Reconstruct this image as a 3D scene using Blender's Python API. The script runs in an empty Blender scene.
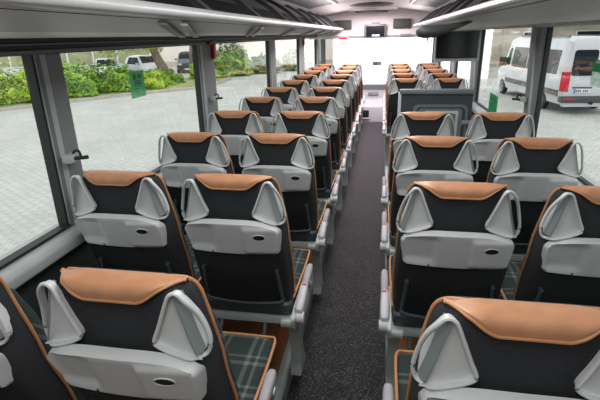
import bpy, bmesh, math, random
from mathutils import Vector, Matrix
random.seed(7)
SC = bpy.context.scene
COL = SC.collection
CX, CZ = 0.125, 1.65          # camera position in the coach: right of the centre line, near the ceiling
FLOOR, PLAT = 0.0, 0.10       # carpeted aisle and raised seat platform
GROUND = -1.10
PI = math.pi

# ------------------------------------------------------------------ materials
MATS = {}
def nodes(name):
    m = bpy.data.materials.new(name); m.use_nodes = True
    nt = m.node_tree; b = nt.nodes['Principled BSDF']
    MATS[name] = m
    return m, nt, b
def N(nt, typ, **kw):
    n = nt.nodes.new(typ)
    for k, v in kw.items():
        if k in n.inputs: n.inputs[k].default_value = v
        else: setattr(n, k, v)
    return n
def ramp(nt, stops):
    r = nt.nodes.new('ShaderNodeValToRGB'); e = r.color_ramp.elements
    while len(e) < len(stops): e.new(0.5)
    for i, (p, c) in enumerate(stops):
        e[i].position = p; e[i].color = (*c, 1)
    return r
def noisy(name, c, rough=.6, var=.12, scale=60, bump=0.0, metal=0.0, detail=3, spec=.5, bscale=None):
    m, nt, b = nodes(name)
    tc = N(nt, 'ShaderNodeTexCoord'); nz = N(nt, 'ShaderNodeTexNoise', Scale=scale, Detail=detail)
    nt.links.new(tc.outputs['Object'], nz.inputs['Vector'])
    lo = tuple(max(0, x * (1 - var)) for x in c); hi = tuple(min(1, x * (1 + var)) for x in c)
    r = ramp(nt, [(.3, lo), (.7, hi)])
    nt.links.new(nz.outputs['Fac'], r.inputs['Fac']); nt.links.new(r.outputs['Color'], b.inputs['Base Color'])
    b.inputs['Roughness'].default_value = rough; b.inputs['Metallic'].default_value = metal
    b.inputs['Specular IOR Level'].default_value = spec
    if bump:
        n2 = nz
        if bscale:
            n2 = N(nt, 'ShaderNodeTexNoise', Scale=bscale, Detail=2); nt.links.new(tc.outputs['Object'], n2.inputs['Vector'])
        bp = N(nt, 'ShaderNodeBump', Strength=bump, Distance=.002)
        nt.links.new(n2.outputs['Fac'], bp.inputs['Height']); nt.links.new(bp.outputs['Normal'], b.inputs['Normal'])
    return m
def emis(name, c, s):
    m, nt, b = nodes(name)
    b.inputs['Base Color'].default_value = (*c, 1)
    b.inputs['Emission Color'].default_value = (*c, 1); b.inputs['Emission Strength'].default_value = s
    return m

noisy('black_fabric', (.025, .027, .030), .88, .25, 400, .25, spec=.25)
noisy('tan_leather', (.44, .212, .110), .42, .10, 25, .15, bscale=350)
noisy('orange_piping', (.44, .21, .09), .5, .08, 60)
noisy('grey_plastic', (.50, .52, .52), .42, .03, 20)
noisy('handle_grey', (.19, .215, .22), .35, .05, 20)
noisy('dark_plastic', (.048, .060, .070), .45, .1, 40)
noisy('net_black', (.010, .012, .012), .9, .3, 500, .3, spec=.2)
noisy('frame_metal', (.36, .41, .39), .4, .06, 15, metal=.1)
noisy('armrest_grey', (.46, .46, .48), .45, .04, 20)
noisy('armrest_pad', (.30, .29, .31), .6, .06, 30)
noisy('red_label', (.42, .05, .06), .5, .05, 10)
noisy('white_label', (.8, .8, .8), .5, .02, 10)
noisy('hole_black', (.006, .006, .007), .6, .1, 10)
noisy('pillar_grey', (.145, .158, .162), .55, .05, 12)
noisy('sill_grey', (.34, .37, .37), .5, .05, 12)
noisy('rubber', (.010, .011, .012), .6, .1, 20)
noisy('wall_dark', (.018, .024, .025), .75, .15, 60, .1)
noisy('ceiling_cloth', (.42, .40, .40), .9, .05, 120, .1)
noisy('rack_rail', (.42, .42, .43), .32, .03, 10)
noisy('rack_panel', (.46, .465, .465), .5, .04, 8)
noisy('rack_panel_right', (.45, .445, .44), .55, .05, 8)
noisy('rack_strip', (.74, .70, .65), .5, .06, 14)
noisy('rack_felt', (.022, .023, .024), .95, .25, 300, .2)
noisy('rib_dark', (.05, .052, .055), .5, .1, 20)
noisy('hatch_dark', (.045, .055, .05), .6, .1, 14)
noisy('front_cream', (.66, .61, .61), .6, .03, 10)
noisy('screen_black', (.006, .007, .010), .12, .1, 5)
noisy('screen_frame', (.10, .11, .12), .4, .05, 20)
noisy('tv_frame', (.34, .355, .36), .4, .05, 20)
noisy('partition_dark', (.034, .044, .050), .6, .1, 20)
noisy('partition_mid', (.13, .155, .165), .55, .06, 20)
noisy('partition_light', (.48, .52, .52), .5, .05, 20)
noisy('console_white', (.62, .60, .64), .45, .03, 10)
noisy('dash_grey', (.30, .29, .31), .6, .06, 10)
noisy('red_plastic', (.55, .015, .03), .4, .1, 10)
noisy('chrome', (.6, .6, .6), .2, .02, 10, metal=1)
noisy('kerb_stone', (.42, .40, .37), .9, .1, 6)
noisy('van_white', (.54, .57, .60), .45, .02, 2, spec=.25)
noisy('car_white', (.66, .70, .74), .3, .02, 2)
noisy('car_dark', (.035, .045, .07), .25, .1, 2)
noisy('car_glass', (.016, .022, .026), .4, .2, 3, spec=.06)
noisy('van_trim', (.055, .058, .062), .55, .1, 10)
noisy('tyre', (.012, .012, .013), .8, .15, 20)
noisy('hub', (.25, .26, .27), .4, .1, 10, metal=.6)
noisy('tail_red', (.55, .012, .03), .2, .2, 15)
noisy('plate_white', (.7, .7, .72), .5, .02, 10)
noisy('plate_blue', (.02, .07, .4), .5, .02, 10)
noisy('plate_ink', (.05, .05, .06), .5, .02, 10)
noisy('orange_lamp', (.8, .25, .03), .3, .02, 10)
noisy('bark', (.16, .12, .085), .95, .35, 9, .8)
noisy('wall_cream', (.80, .73, .66), .9, .05, 1.2)
noisy('wall_beige', (.52, .47, .40), .9, .08, 1.0)
noisy('wall_white', (.90, .89, .88), .9, .02, 1.0)
noisy('awning_green', (.17, .26, .08), .8, .1, 4)
noisy('bank_green', (.36, .38, .22), .95, .25, .8)
noisy('mirror_grey', (.32, .33, .34), .35, .1, 20)
noisy('sticker_ink', (.005, .09, .035), .6, .1, 10)
noisy('led_strip', (.75, .72, .72), .4, .02, 10)

def hedge_mat(name, a, b_, c):
    m, nt, b = nodes(name)
    oi = N(nt, 'ShaderNodeTexCoord'); nz = N(nt, 'ShaderNodeTexNoise', Scale=2.2, Detail=4)
    nt.links.new(oi.outputs['Object'], nz.inputs['Vector'])
    r = ramp(nt, [(.28, a), (.5, b_), (.68, c)])
    nt.links.new(nz.outputs['Fac'], r.inputs['Fac']); nt.links.new(r.outputs['Color'], b.inputs['Base Color'])
    b.inputs['Roughness'].default_value = .8
    b.inputs['Specular IOR Level'].default_value = .2
hedge_mat('leaf_lime', (.15, .30, .02), (.36, .52, .05), (.55, .64, .11))
hedge_mat('leaf_green', (.07, .20, .02), (.20, .38, .045), (.36, .52, .08))
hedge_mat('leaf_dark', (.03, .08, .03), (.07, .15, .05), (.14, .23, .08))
hedge_mat('leaf_tree', (.20, .26, .05), (.38, .42, .12), (.5, .5, .18))

def carpet():
    m, nt, b = nodes('carpet'); L = nt.links.new
    tc = N(nt, 'ShaderNodeTexCoord')
    v = N(nt, 'ShaderNodeTexVoronoi', Scale=210); nz = N(nt, 'ShaderNodeTexNoise', Scale=5, Detail=3)
    for n in (v, nz): L(tc.outputs['Object'], n.inputs['Vector'])
    sp = N(nt, 'ShaderNodeSeparateXYZ'); L(v.outputs['Color'], sp.inputs[0])
    r = ramp(nt, [(.0, (.006, .006, .008)), (.55, (.016, .016, .019)), (.85, (.042, .042, .046)), (1, (.15, .15, .155))])
    L(sp.outputs['X'], r.inputs['Fac'])
    r2 = ramp(nt, [(.3, (.75, .75, .75)), (.7, (1.15, 1.15, 1.15))]); L(nz.outputs['Fac'], r2.inputs['Fac'])
    mx = N(nt, 'ShaderNodeMixRGB', blend_type='MULTIPLY'); mx.inputs[0].default_value = 1
    L(r.outputs['Color'], mx.inputs[1]); L(r2.outputs['Color'], mx.inputs[2]); L(mx.outputs[0], b.inputs['Base Color'])
    b.inputs['Roughness'].default_value = .95; b.inputs['Specular IOR Level'].default_value = .2
    b.inputs['Sheen Weight'].default_value = .5; b.inputs['Sheen Roughness'].default_value = .4; b.inputs['Sheen Tint'].default_value = (1, .92, .97, 1)
    bp = N(nt, 'ShaderNodeBump', Strength=.4, Distance=.003)
    L(sp.outputs['X'], bp.inputs['Height']); L(bp.outputs['Normal'], b.inputs['Normal'])
carpet()
def wood():
    m, nt, b = nodes('wood_floor')
    tc = N(nt, 'ShaderNodeTexCoord'); mp = N(nt, 'ShaderNodeMapping'); mp.inputs['Scale'].default_value = (1, 1, 1)
    br = N(nt, 'ShaderNodeTexBrick', Scale=1.0); br.inputs['Brick Width'].default_value = .16; br.inputs['Row Height'].default_value = .8
    br.inputs['Mortar Size'].default_value = .002
    br.inputs['Color1'].default_value = (.34, .12, .04, 1); br.inputs['Color2'].default_value = (.46, .18, .065, 1); br.inputs['Mortar'].default_value = (.05, .02, .01, 1)
    nz = N(nt, 'ShaderNodeTexNoise', Scale=12, Detail=4)
    mp2 = N(nt, 'ShaderNodeMapping'); mp2.inputs['Scale'].default_value = (4, .5, 1)
    mx = N(nt, 'ShaderNodeMixRGB', blend_type='MULTIPLY'); mx.inputs[0].default_value = .5
    L = nt.links.new
    L(tc.outputs['Object'], mp.inputs[0]); L(mp.outputs[0], br.inputs['Vector']); L(tc.outputs['Object'], mp2.inputs[0]); L(mp2.outputs[0], nz.inputs['Vector'])
    L(br.outputs['Color'], mx.inputs[1]); L(nz.outputs['Fac'], mx.inputs[2]); L(mx.outputs[0], b.inputs['Base Color'])
    b.inputs['Roughness'].default_value = .4
wood()
def plaid():
    m, nt, b = nodes('plaid_fabric'); L = nt.links.new
    tc = N(nt, 'ShaderNodeTexCoord'); sp = N(nt, 'ShaderNodeSeparateXYZ'); L(tc.outputs['Object'], sp.inputs[0])
    def math_(op, a, bb=None):
        n = N(nt, 'ShaderNodeMath', operation=op)
        if isinstance(a, (int, float)): n.inputs[0].default_value = a
        else: L(a, n.inputs[0])
        if bb is not None:
            if isinstance(bb, (int, float)): n.inputs[1].default_value = bb
            else: L(bb, n.inputs[1])
        return n.outputs[0]
    def stripes(o, per, ph):
        f = math_('FRACT', math_('ADD', math_('MULTIPLY', o, 1 / per), ph))
        s1 = math_('MULTIPLY', math_('GREATER_THAN', f, .08), math_('LESS_THAN', f, .20))
        s2 = math_('MULTIPLY', math_('GREATER_THAN', f, .34), math_('LESS_THAN', f, .42))
        return math_('ADD', s1, s2)
    yz = math_('ADD', sp.outputs['Y'], sp.outputs['Z'])
    s = math_('ADD', stripes(sp.outputs['X'], .125, .1), stripes(yz, .14, .3))
    s = math_('MULTIPLY', s, .5)
    nz = N(nt, 'ShaderNodeTexNoise', Scale=300, Detail=2); L(tc.outputs['Object'], nz.inputs['Vector'])
    r = ramp(nt, [(0, (.028, .042, .042)), (.5, (.085, .105, .10)), (1, (.17, .19, .18))])
    L(s, r.inputs['Fac'])
    mx = N(nt, 'ShaderNodeMixRGB', blend_type='MULTIPLY'); mx.inputs[0].default_value = .35
    L(r.outputs['Color'], mx.inputs[1]); L(nz.outputs['Fac'], mx.inputs[2]); L(mx.outputs[0], b.inputs['Base Color'])
    b.inputs['Roughness'].default_value = .9; b.inputs['Specular IOR Level'].default_value = .25
plaid()
def paving():
    m, nt, b = nodes('paving'); L = nt.links.new
    tc = N(nt, 'ShaderNodeTexCoord'); mp = N(nt, 'ShaderNodeMapping'); mp.inputs['Rotation'].default_value = (0, 0, .55)
    L(tc.outputs['Object'], mp.inputs[0])
    wv = N(nt, 'ShaderNodeTexWave', Scale=2.6, Distortion=0.0); wv.wave_type = 'BANDS'; wv.bands_direction = 'X'
    L(mp.outputs[0], wv.inputs['Vector'])
    ad = N(nt, 'ShaderNodeVectorMath', operation='MULTIPLY_ADD'); 
    L(wv.outputs['Color'], ad.inputs[0]); ad.inputs[1].default_value = (0, .06, 0); L(mp.outputs[0], ad.inputs[2])
    br = N(nt, 'ShaderNodeTexBrick', Scale=1.0)
    br.inputs['Brick Width'].default_value = .24; br.inputs['Row Height'].default_value = .16; br.inputs['Mortar Size'].default_value = .010; br.inputs['Mortar Smooth'].default_value = .3
    br.inputs['Color1'].default_value = (.46, .475, .45, 1); br.inputs['Color2'].default_value = (.51, .525, .50, 1); br.inputs['Mortar'].default_value = (.31, .325, .31, 1)
    L(ad.outputs[0], br.inputs['Vector'])
    nz = N(nt, 'ShaderNodeTexNoise', Scale=.7, Detail=5); L(tc.outputs['Object'], nz.inputs['Vector'])
    r = ramp(nt, [(.3, (.86, .86, .86)), (.7, (1, 1, 1))]); L(nz.outputs['Fac'], r.inputs['Fac'])
    mx = N(nt, 'ShaderNodeMixRGB', blend_type='MULTIPLY'); mx.inputs[0].default_value = 1
    L(br.outputs['Color'], mx.inputs[1]); L(r.outputs['Color'], mx.inputs[2]); L(mx.outputs[0], b.inputs['Base Color'])
    b.inputs['Roughness'].default_value = .85
paving()
def lawn_mat():
    m, nt, b = nodes('lawn'); L = nt.links.new
    tc = N(nt, 'ShaderNodeTexCoord'); nz = N(nt, 'ShaderNodeTexNoise', Scale=1.1, Detail=8, Roughness=.75)
    L(tc.outputs['Object'], nz.inputs['Vector'])
    r = ramp(nt, [(.35, (.10, .17, .04)), (.5, (.24, .30, .10)), (.65, (.42, .34, .22))])
    L(nz.outputs['Fac'], r.inputs['Fac']); L(r.outputs['Color'], b.inputs['Base Color']); b.inputs['Roughness'].default_value = .95
lawn_mat()
def glass_mat(name, tint, refl):
    m = bpy.data.materials.new(name); m.use_nodes = True; nt = m.node_tree
    nt.nodes.remove(nt.nodes['Principled BSDF']); L = nt.links.new
    out = nt.nodes['Material Output']
    t = N(nt, 'ShaderNodeBsdfTransparent'); t.inputs[0].default_value = (*tint, 1)
    g = N(nt, 'ShaderNodeBsdfGlossy', Roughness=.01); g.inputs[0].default_value = (1, 1, 1, 1)
    fr = N(nt, 'ShaderNodeLayerWeight'); fr.inputs['Blend'].default_value = .5
    pw = N(nt, 'ShaderNodeMath', operation='POWER'); pw.inputs[1].default_value = 4.0
    mu = N(nt, 'ShaderNodeMath', operation='MULTIPLY_ADD'); mu.inputs[1].default_value = refl; mu.inputs[2].default_value = .05 * refl
    mx = N(nt, 'ShaderNodeMixShader')
    L(fr.outputs['Facing'], pw.inputs[0]); L(pw.outputs[0], mu.inputs[0]); L(mu.outputs[0], mx.inputs[0]); L(t.outputs[0], mx.inputs[1]); L(g.outputs[0], mx.inputs[2]); L(mx.outputs[0], out.inputs[0])
    MATS[name] = m
glass_mat('window_glass', (.93, .96, .94), .5)
glass_mat('windscreen_glass', (.97, .98, .98), .6)
def sticker_mat():
    m = bpy.data.materials.new('sticker_green'); m.use_nodes = True; nt = m.node_tree; b = nt.nodes['Principled BSDF']; L = nt.links.new
    tc = N(nt, 'ShaderNodeTexCoord'); nz = N(nt, 'ShaderNodeTexNoise', Scale=14); L(tc.outputs['Object'], nz.inputs['Vector'])
    r = ramp(nt, [(.3, (.0, .30, .11)), (.7, (.02, .42, .16))]); L(nz.outputs['Fac'], r.inputs['Fac']); L(r.outputs['Color'], b.inputs['Base Color'])
    b.inputs['Roughness'].default_value = .6
    t = N(nt, 'ShaderNodeBsdfTranslucent'); L(r.outputs['Color'], t.inputs[0])
    mx = N(nt, 'ShaderNodeMixShader'); mx.inputs[0].default_value = .55
    L(b.outputs[0], mx.inputs[1]); L(t.outputs[0], mx.inputs[2]); L(mx.outputs[0], nt.nodes['Material Output'].inputs[0])
    MATS['sticker_green'] = m
sticker_mat()
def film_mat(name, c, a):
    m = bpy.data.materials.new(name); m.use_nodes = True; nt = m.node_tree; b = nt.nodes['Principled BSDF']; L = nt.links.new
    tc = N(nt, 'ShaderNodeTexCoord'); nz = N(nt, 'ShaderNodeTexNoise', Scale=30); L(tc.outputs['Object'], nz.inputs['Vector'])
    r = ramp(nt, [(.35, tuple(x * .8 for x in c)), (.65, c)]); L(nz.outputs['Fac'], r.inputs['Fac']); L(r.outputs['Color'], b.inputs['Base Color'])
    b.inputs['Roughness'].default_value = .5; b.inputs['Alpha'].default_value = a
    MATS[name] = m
film_mat('reflection_green', (.06, .50, .22), .62)
film_mat('film_pale', (.62, .85, .72), .5)

# ------------------------------------------------------------------ mesh helpers
def P(name, bm, mats, parent=None, smooth=True, loc=None):
    """link a bmesh as one object"""
    me = bpy.data.meshes.new(name)
    bmesh.ops.recalc_face_normals(bm, faces=bm.faces[:])
    bm.to_mesh(me); bm.free()
    if isinstance(mats, str): mats = [mats]
    for m in mats: me.materials.append(MATS[m])
    if smooth:
        for p in me.polygons: p.use_smooth = True
        try: me.set_sharp_from_angle(angle=math.radians(42))
        except Exception: pass
    o = bpy.data.objects.new(name, me); COL.objects.link(o)
    if parent is not None: o.parent = parent
    if loc: o.location = loc
    return o
def tag(o, label, cat, group=None, kind=None):
    o['label'] = label; o['category'] = cat
    if group: o['group'] = group
    if kind: o['kind'] = kind
    return o
def thing(name, label, cat, loc=(0, 0, 0), rz=0, group=None):
    o = bpy.data.objects.new(name, None); COL.objects.link(o); o.empty_display_size = .1
    o.location = loc; o.rotation_euler = (0, 0, rz)
    return tag(o, label, cat, group)
def struct(name, bm, mats, smooth=True, parent=None):
    o = P(name, bm, mats, parent, smooth)
    o['kind'] = 'structure'
    return o
def copy_tree(o, parent=None):
    c = o.copy(); COL.objects.link(c)
    if parent is not None: c.parent = parent
    for ch in list(o.children): copy_tree(ch, c)
    return c
def NB(): return bmesh.new()
def box(bm, x0, x1, y0, y1, z0, z1, bev=0.0, seg=2, mi=0):
    t = bmesh.new(); bmesh.ops.create_cube(t, size=1)
    for v in t.verts: v.co = Vector(((x0 + x1) / 2 + v.co.x * (x1 - x0), (y0 + y1) / 2 + v.co.y * (y1 - y0), (z0 + z1) / 2 + v.co.z * (z1 - z0)))
    if bev: bmesh.ops.bevel(t, geom=t.edges[:], offset=min(bev, .49 * min(abs(x1 - x0), abs(y1 - y0), abs(z1 - z0))), segments=seg, profile=.6, affect='EDGES')
    join(bm, t, mi); return bm
def join(bm, t, mi=0, mat=None):
    vs = {}
    for v in t.verts: vs[v] = bm.verts.new(mat @ v.co if mat else v.co)
    for f in t.faces:
        try:
            nf = bm.faces.new([vs[v] for v in f.verts]); nf.material_index = mi or f.material_index
        except ValueError: pass
    t.free()
def loft(bm, rings, close=True, cap0=True, cap1=True, mi=0):
    R = [[bm.verts.new(p) for p in r] for r in rings]
    n = len(R[0])
    for a, b in zip(R[:-1], R[1:]):
        for i in range(n if close else n - 1):
            j = (i + 1) % n
            try: bm.faces.new((a[i], a[j], b[j], b[i])).material_index = mi
            except ValueError: pass
    if close and cap0: bm.faces.new(R[0][::-1]).material_index = mi
    if close and cap1: bm.faces.new(R[-1]).material_index = mi
    return bm
def tube(bm, pts, r, n=8, cap=True, closed=False, flat=1.0, mi=0, ref=(0, 0, 1)):
    pts = [Vector(p) for p in pts]; rings = []
    m = len(pts)
    for i, p in enumerate(pts):
        if closed: d = pts[(i + 1) % m] - pts[i - 1]
        else: d = pts[min(i + 1, m - 1)] - pts[max(i - 1, 0)]
        d = d.normalized() if d.length else Vector((0, 0, 1))
        u = Vector(ref); u = u - d * u.dot(d)
        if u.length < .05: u = Vector((1, 0, 0)); u = u - d * u.dot(d)
        u.normalize(); w = d.cross(u)
        rr = r[i] if isinstance(r, (list, tuple)) else r
        rings.append([p + u * math.cos(2 * PI * k / n) * rr + w * math.sin(2 * PI * k / n) * rr * flat for k in range(n)])
    if closed: rings.append(rings[0])
    loft(bm, rings, True, cap and not closed, cap and not closed, mi); 
    if closed: bmesh.ops.remove_doubles(bm, verts=bm.verts[:], dist=1e-6)
    return bm
def smooth_path(pts, sub=6, closed=False):
    pts = [Vector(p) for p in pts]; out = []; m = len(pts)
    rng = range(m if closed else m - 1)
    for i in rng:
        p0 = pts[i - 1] if (i > 0 or closed) else pts[0]; p1 = pts[i]; p2 = pts[(i + 1) % m]
        p3 = pts[(i + 2) % m] if (closed or i + 2 < m) else pts[-1]
        for k in range(sub):
            t = k / sub
            out.append(.5 * ((2 * p1) + (p2 - p0) * t + (2 * p0 - 5 * p1 + 4 * p2 - p3) * t * t + (3 * p1 - p0 - 3 * p2 + p3) * t ** 3))
    if not closed: out.append(pts[-1])
    return out
def rounded(pts, r, seg=5):
    """2-D polygon with rounded corners; r a number or one per corner"""
    out = []; m = len(pts); pts = [Vector(p) for p in pts]
    for i, p in enumerate(pts):
        a = pts[i - 1] - p; b = pts[(i + 1) % m] - p
        rr = r[i] if isinstance(r, (list, tuple)) else r
        rr = min(rr, a.length * .48, b.length * .48)
        A = p + a.normalized() * rr; B = p + b.normalized() * rr
        for k in range(seg + 1):
            t = k / seg
            out.append((1 - t) ** 2 * A + 2 * t * (1 - t) * p + t * t * B)
    return out
def extrude_poly(bm, pts2, a0, a1, axis='x', mi=0, mp=None):
    """extrude a 2-D outline between a0 and a1 along an axis"""
    f = {'x': lambda a, p: (a, p[0], p[1]), 'y': lambda a, p: (p[0], a, p[1]), 'z': lambda a, p: (p[0], p[1], a)}[axis]
    return loft(bm, [[f(a0, p) for p in pts2], [f(a1, p) for p in pts2]], True, True, True, mi)
def sstep(a, b, x):
    t = max(0, min(1, (x - a) / (b - a))); return t * t * (3 - 2 * t)
def interp(tab, z, k):
    """tab rows sorted by falling z"""
    if z >= tab[0][0]: return tab[0][k]
    for r0, r1 in zip(tab[:-1], tab[1:]):
        if r1[0] <= z <= r0[0]:
            t = (r0[0] - z) / (r0[0] - r1[0]); return r0[k] + (r1[k] - r0[k]) * t
    return tab[-1][k]

# ------------------------------------------------------------------ coach seat
ZO = CZ - PLAT                # seat coordinates: z measured from the eye, lifted so that 0 is the platform
# z, rear half width, front half width, rear y, front y
SHELL = [(-.480, .085, .090, .022, .052), (-.483, .112, .122, .012, .066), (-.489, .124, .143, .008, .074), (-.502, .132, .156, .003, .080), (-.525, .137, .165, .001, .086),
         (-.56, .142, .172, .001, .090), (-.60, .150, .179, .002, .094), (-.645, .165, .185, .003, .102), (-.70, .180, .190, .006, .112), (-.78, .186, .193, .022, .126),
         (-.88, .188, .195, .062, .158), (-.98, .188, .195, .090, .182), (-1.07, .184, .191, .112, .196)]
def shell_ring(z, wr, wf, y0, y1):
    ym = min(y0 + .050, y0 + (y1 - y0) * .6)
    pts = rounded([(-wr, y0), (wr, y0), (wf, ym), (wf, y1), (-wf, y1), (-wf, ym)], [.018, .018, .02, .016, .016, .02], 5)
    return [(p.x, p.y, z + ZO) for p in pts]
def sup(w, y0, y1, n, e=4.5):
    out = []
    for k in range(n):
        a = 2 * PI * k / n; c, s = math.cos(a), math.sin(a)
        out.append((math.copysign(abs(c) ** (2 / e), c) * w, (y0 + y1) / 2 + math.copysign(abs(s) ** (2 / e), s) * (y1 - y0) / 2))
    return out
def shell_bm():
    bm = NB(); rings = []
    rows = []
    for a, b in zip(SHELL[:-1], SHELL[1:]):
        rows.append(a)
        if a[0] - b[0] > .05: rows.append(tuple((x + y) / 2 for x, y in zip(a, b)))
    rows.append(SHELL[-1])
    for r_ in rows: rings.append(shell_ring(*r_))
    return loft(bm, rings)
def front_cushion_bm():
    bm = NB(); rings = []
    for i, (z, wr, w, y0, y1) in enumerate(SHELL[4:]):
        bulge = (.004, .022, .034, .045, .05, .05, .05, .05, .05)[i]
        rings.append([(x, y, z + ZO - (.012 if i == 0 else 0)) for x, y in sup(w - .004, y1 - .03, y1 + bulge, 32, 3.6)])
    return loft(bm, rings)
def edge_piping_bm():
    bm = NB(); left = []
    for z, wr, w, y0, y1 in SHELL[1:]: left.append((-(w + .001), y1 - .012, z + ZO))
    pts = left[::-1]; top = (0, .048, -.480 + ZO)
    pts = pts + [(-.085, top[1], top[2])] + [(.085, top[1], top[2])] + [(-p[0], p[1], p[2]) for p in left]
    return tube(bm, smooth_path(pts, 3), .0046, 7)
CAPW = .150
def cap_zt(x):
    a = abs(x); return -.4715 - .008 * sstep(.085, CAPW, a)
def cap_ze(x):
    a = abs(x); return -.512 + (cap_zt(x) - .003 + .512) * sstep(.055, .130, a) ** 1.05
def cap_row(x):
    zt, ze = cap_zt(x), cap_ze(x); d = zt - ze; k = sstep(0, .03, d); a = abs(x)
    yr = -.0135 + .012 * (1 - k) + .046 * sstep(.108, CAPW, a)     # rear edge climbs on to the top near the ends
    pr = [(yr, ze), (yr - .002 * k, ze + d * .3), (yr - .001 * k, ze + d * .55), (yr + .005 * k, ze + d * .78), (yr + .013 * k + .003 * (1 - k), zt - .10 * d),
          (.013, zt - .025 * d), (.026, zt), (.042, zt - .001), (.056, zt - .007), (.068, zt - .020), (.078, zt - .045), (.086, zt - .085)]
    out = []; last = -1
    for i, (y, z) in enumerate(pr):
        if i > 4: y = max(y, last + .0015)
        last = y; out.append((x, y, z + ZO))
    return out
def cap_bm():
    bm = NB(); n = 44; t = NB()
    loft(t, [cap_row(-CAPW + 2 * CAPW * i / n) for i in range(n + 1)], False)
    bmesh.ops.recalc_face_normals(t, faces=t.faces[:])
    if sum(f.normal.z for f in t.faces) < 0: bmesh.ops.reverse_faces(t, faces=t.faces[:])
    bmesh.ops.solidify(t, geom=t.faces[:], thickness=.005)
    join(bm, t); return bm
def cap_piping_bm():
    bm = NB(); pts = [Vector(cap_row(-CAPW + .001 + 2 * (CAPW - .001) * i / 60)[0]) + Vector((0, -.001, -.001)) for i in range(61)]
    return tube(bm, pts, .0032, 6)
WING = [(.139, -.486), (.149, -.484), (.161, -.494), (.180, -.532), (.194, -.582), (.200, -.620), (.193, -.642), (.176, -.645), (.132, -.634), (.097, -.619), (.087, -.605), (.100, -.572), (.118, -.525), (.130, -.496)]
DIA = [(.139, -.492), (.150, -.535), (.162, -.585), (.177, -.634)]     # inner edge of the handle opening
def wing_y(x, z): return -.013 + .030 * sstep(.160, .200, x)
def wing_out(): return smooth_path([(x, z, 0) for x, z in WING], 4, True)
def wing_frame_bm(s):
    bm = NB(); out = wing_out()
    tube(bm, [(s * p.x, wing_y(p.x, p.y), p.y + ZO) for p in out], .0046, 8, closed=True, flat=1.25)
    m = len(out)     # skirt closing the rim against the shell, and the inside lip
    for sc, dep in ((1.0, .016), (.965, .012)):
        c = Vector((.145, -.585, 0)); q = [c + (p - c) * sc for p in out]
        R0 = [bm.verts.new((s * p.x, wing_y(p.x, p.y) + .001, p.y + ZO)) for p in q]
        R1 = [bm.verts.new((s * p.x, wing_y(p.x, p.y) + dep, p.y + ZO)) for p in q]
        for i in range(m):
            j = (i + 1) % m; bm.faces.new((R0[i], R0[j], R1[j], R1[i]))
    return bm
def wing_panel_bm(s):
    """light dished plate inside the frame, up to the edge of the handle opening"""
    bm = NB(); out = [(p.x, p.y) for p in wing_out()]
    def dia_x(z):
        for (x0, z0), (x1, z1) in zip(DIA[:-1], DIA[1:]):
            if z1 <= z <= z0: return x0 + (x1 - x0) * (z0 - z) / (z0 - z1)
        return DIA[0][0] if z > DIA[0][1] else DIA[-1][0] + (DIA[-1][1] - z) * 1.2
    poly = [(min(x, dia_x(z)), z) for x, z in out]
    c = Vector((.125, -.585)); rings = []
    for sc, d in ((1, -.008), (.93, -.005), (.8, -.0025), (.5, -.0015), (.1, -.0015)):
        rings.append([(s * (c.x + (x - c.x) * sc), d, c.y + (z - c.y) * sc + ZO) for x, z in poly])
    loft(bm, rings, True, False, True)
    # outward-facing liner behind the handle opening
    loft(bm, [[(s * (x + .0115), .014, z + ZO), (s * (x + .0115 + q * .04), .014 + q * .45, z + ZO), (s * (x + .0115 + q * .11), .014 + q, z + ZO)] for x, z, q in ((.142, -.502, .004), (.1455, -.515, .012), (.150, -.535, .022), (.156, -.560, .032), (.162, -.585, .038), (.168, -.606, .036), (.173, -.622, .024), (.177, -.634, .008))], False)
    return bm
def wing_bar_bm(s):
    bm = NB(); pts = smooth_path([(x, z, 0) for x, z in DIA], 5); rr = []
    for i, p in enumerate(pts):
        rr.append([(s * (p.x - .001), -.0105, p.y + ZO), (s * (p.x + .003), -.010, p.y + ZO), (s * (p.x + .009), .002, p.y + ZO), (s * (p.x + .013), .018, p.y + ZO), (s * (p.x + .002), .014, p.y + ZO)])
    return loft(bm, rr)
def tray_w(z): return .178 + .009 * sstep(-.770, -.66, z)
def tray_y(x, z):
    y = -.046 + .044 * max(0, (-.640 - z) / .140) + .012 * ((x / .19) ** 2)
    y += .013 * sstep(-.055, -.085, x) * sstep(-.778, -.735, z) * sstep(-.186, -.160, x) * sstep(-.640, -.665, z)
    y += -.009 * sstep(.042, .054, x) * sstep(.186, .172, x) * sstep(-.774, -.760, z) * sstep(-.644, -.660, z)
    return y
def tray_bm():
    bm = NB(); nx, nz = 56, 20; G = []
    for j in range(nz + 1):
        v = j / nz; row = []
        for i in range(nx + 1):
            u = -1 + 2 * i / nx
            zt = -.630 - .030 * abs(u) ** 3.6; zb = -.784 + .006 * u * u
            z = zt + (zb - zt) * v; w = tray_w(z); x = u * w
            # rounded corners
            cr = .10; ex = max(0, abs(u) - (1 - cr)) / cr; ez = max(0, max(v - .82, .18 - v)) / .18
            q = math.hypot(ex, ez)
            if q > 1 and ex > 0 and ez > 0:
                x = math.copysign(w * (1 - cr + cr * ex / q), u)
                vv = (.82 + .18 * ez / q) if v > .5 else (.18 - .18 * ez / q)
                z = zt + (zb - zt) * vv; q = 1
            e = sstep(.60, 1, min(1, max(ex, ez, min(q, 1))))
            y = tray_y(x, z) + .030 * e ** 2.5
            row.append(bm.verts.new((x, y, z + ZO)))
        G.append(row)
    for j in range(nz):
        for i in range(nx):
            try: bm.faces.new((G[j][i], G[j][i + 1], G[j + 1][i + 1], G[j + 1][i]))
            except ValueError: pass
    return bm
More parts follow.
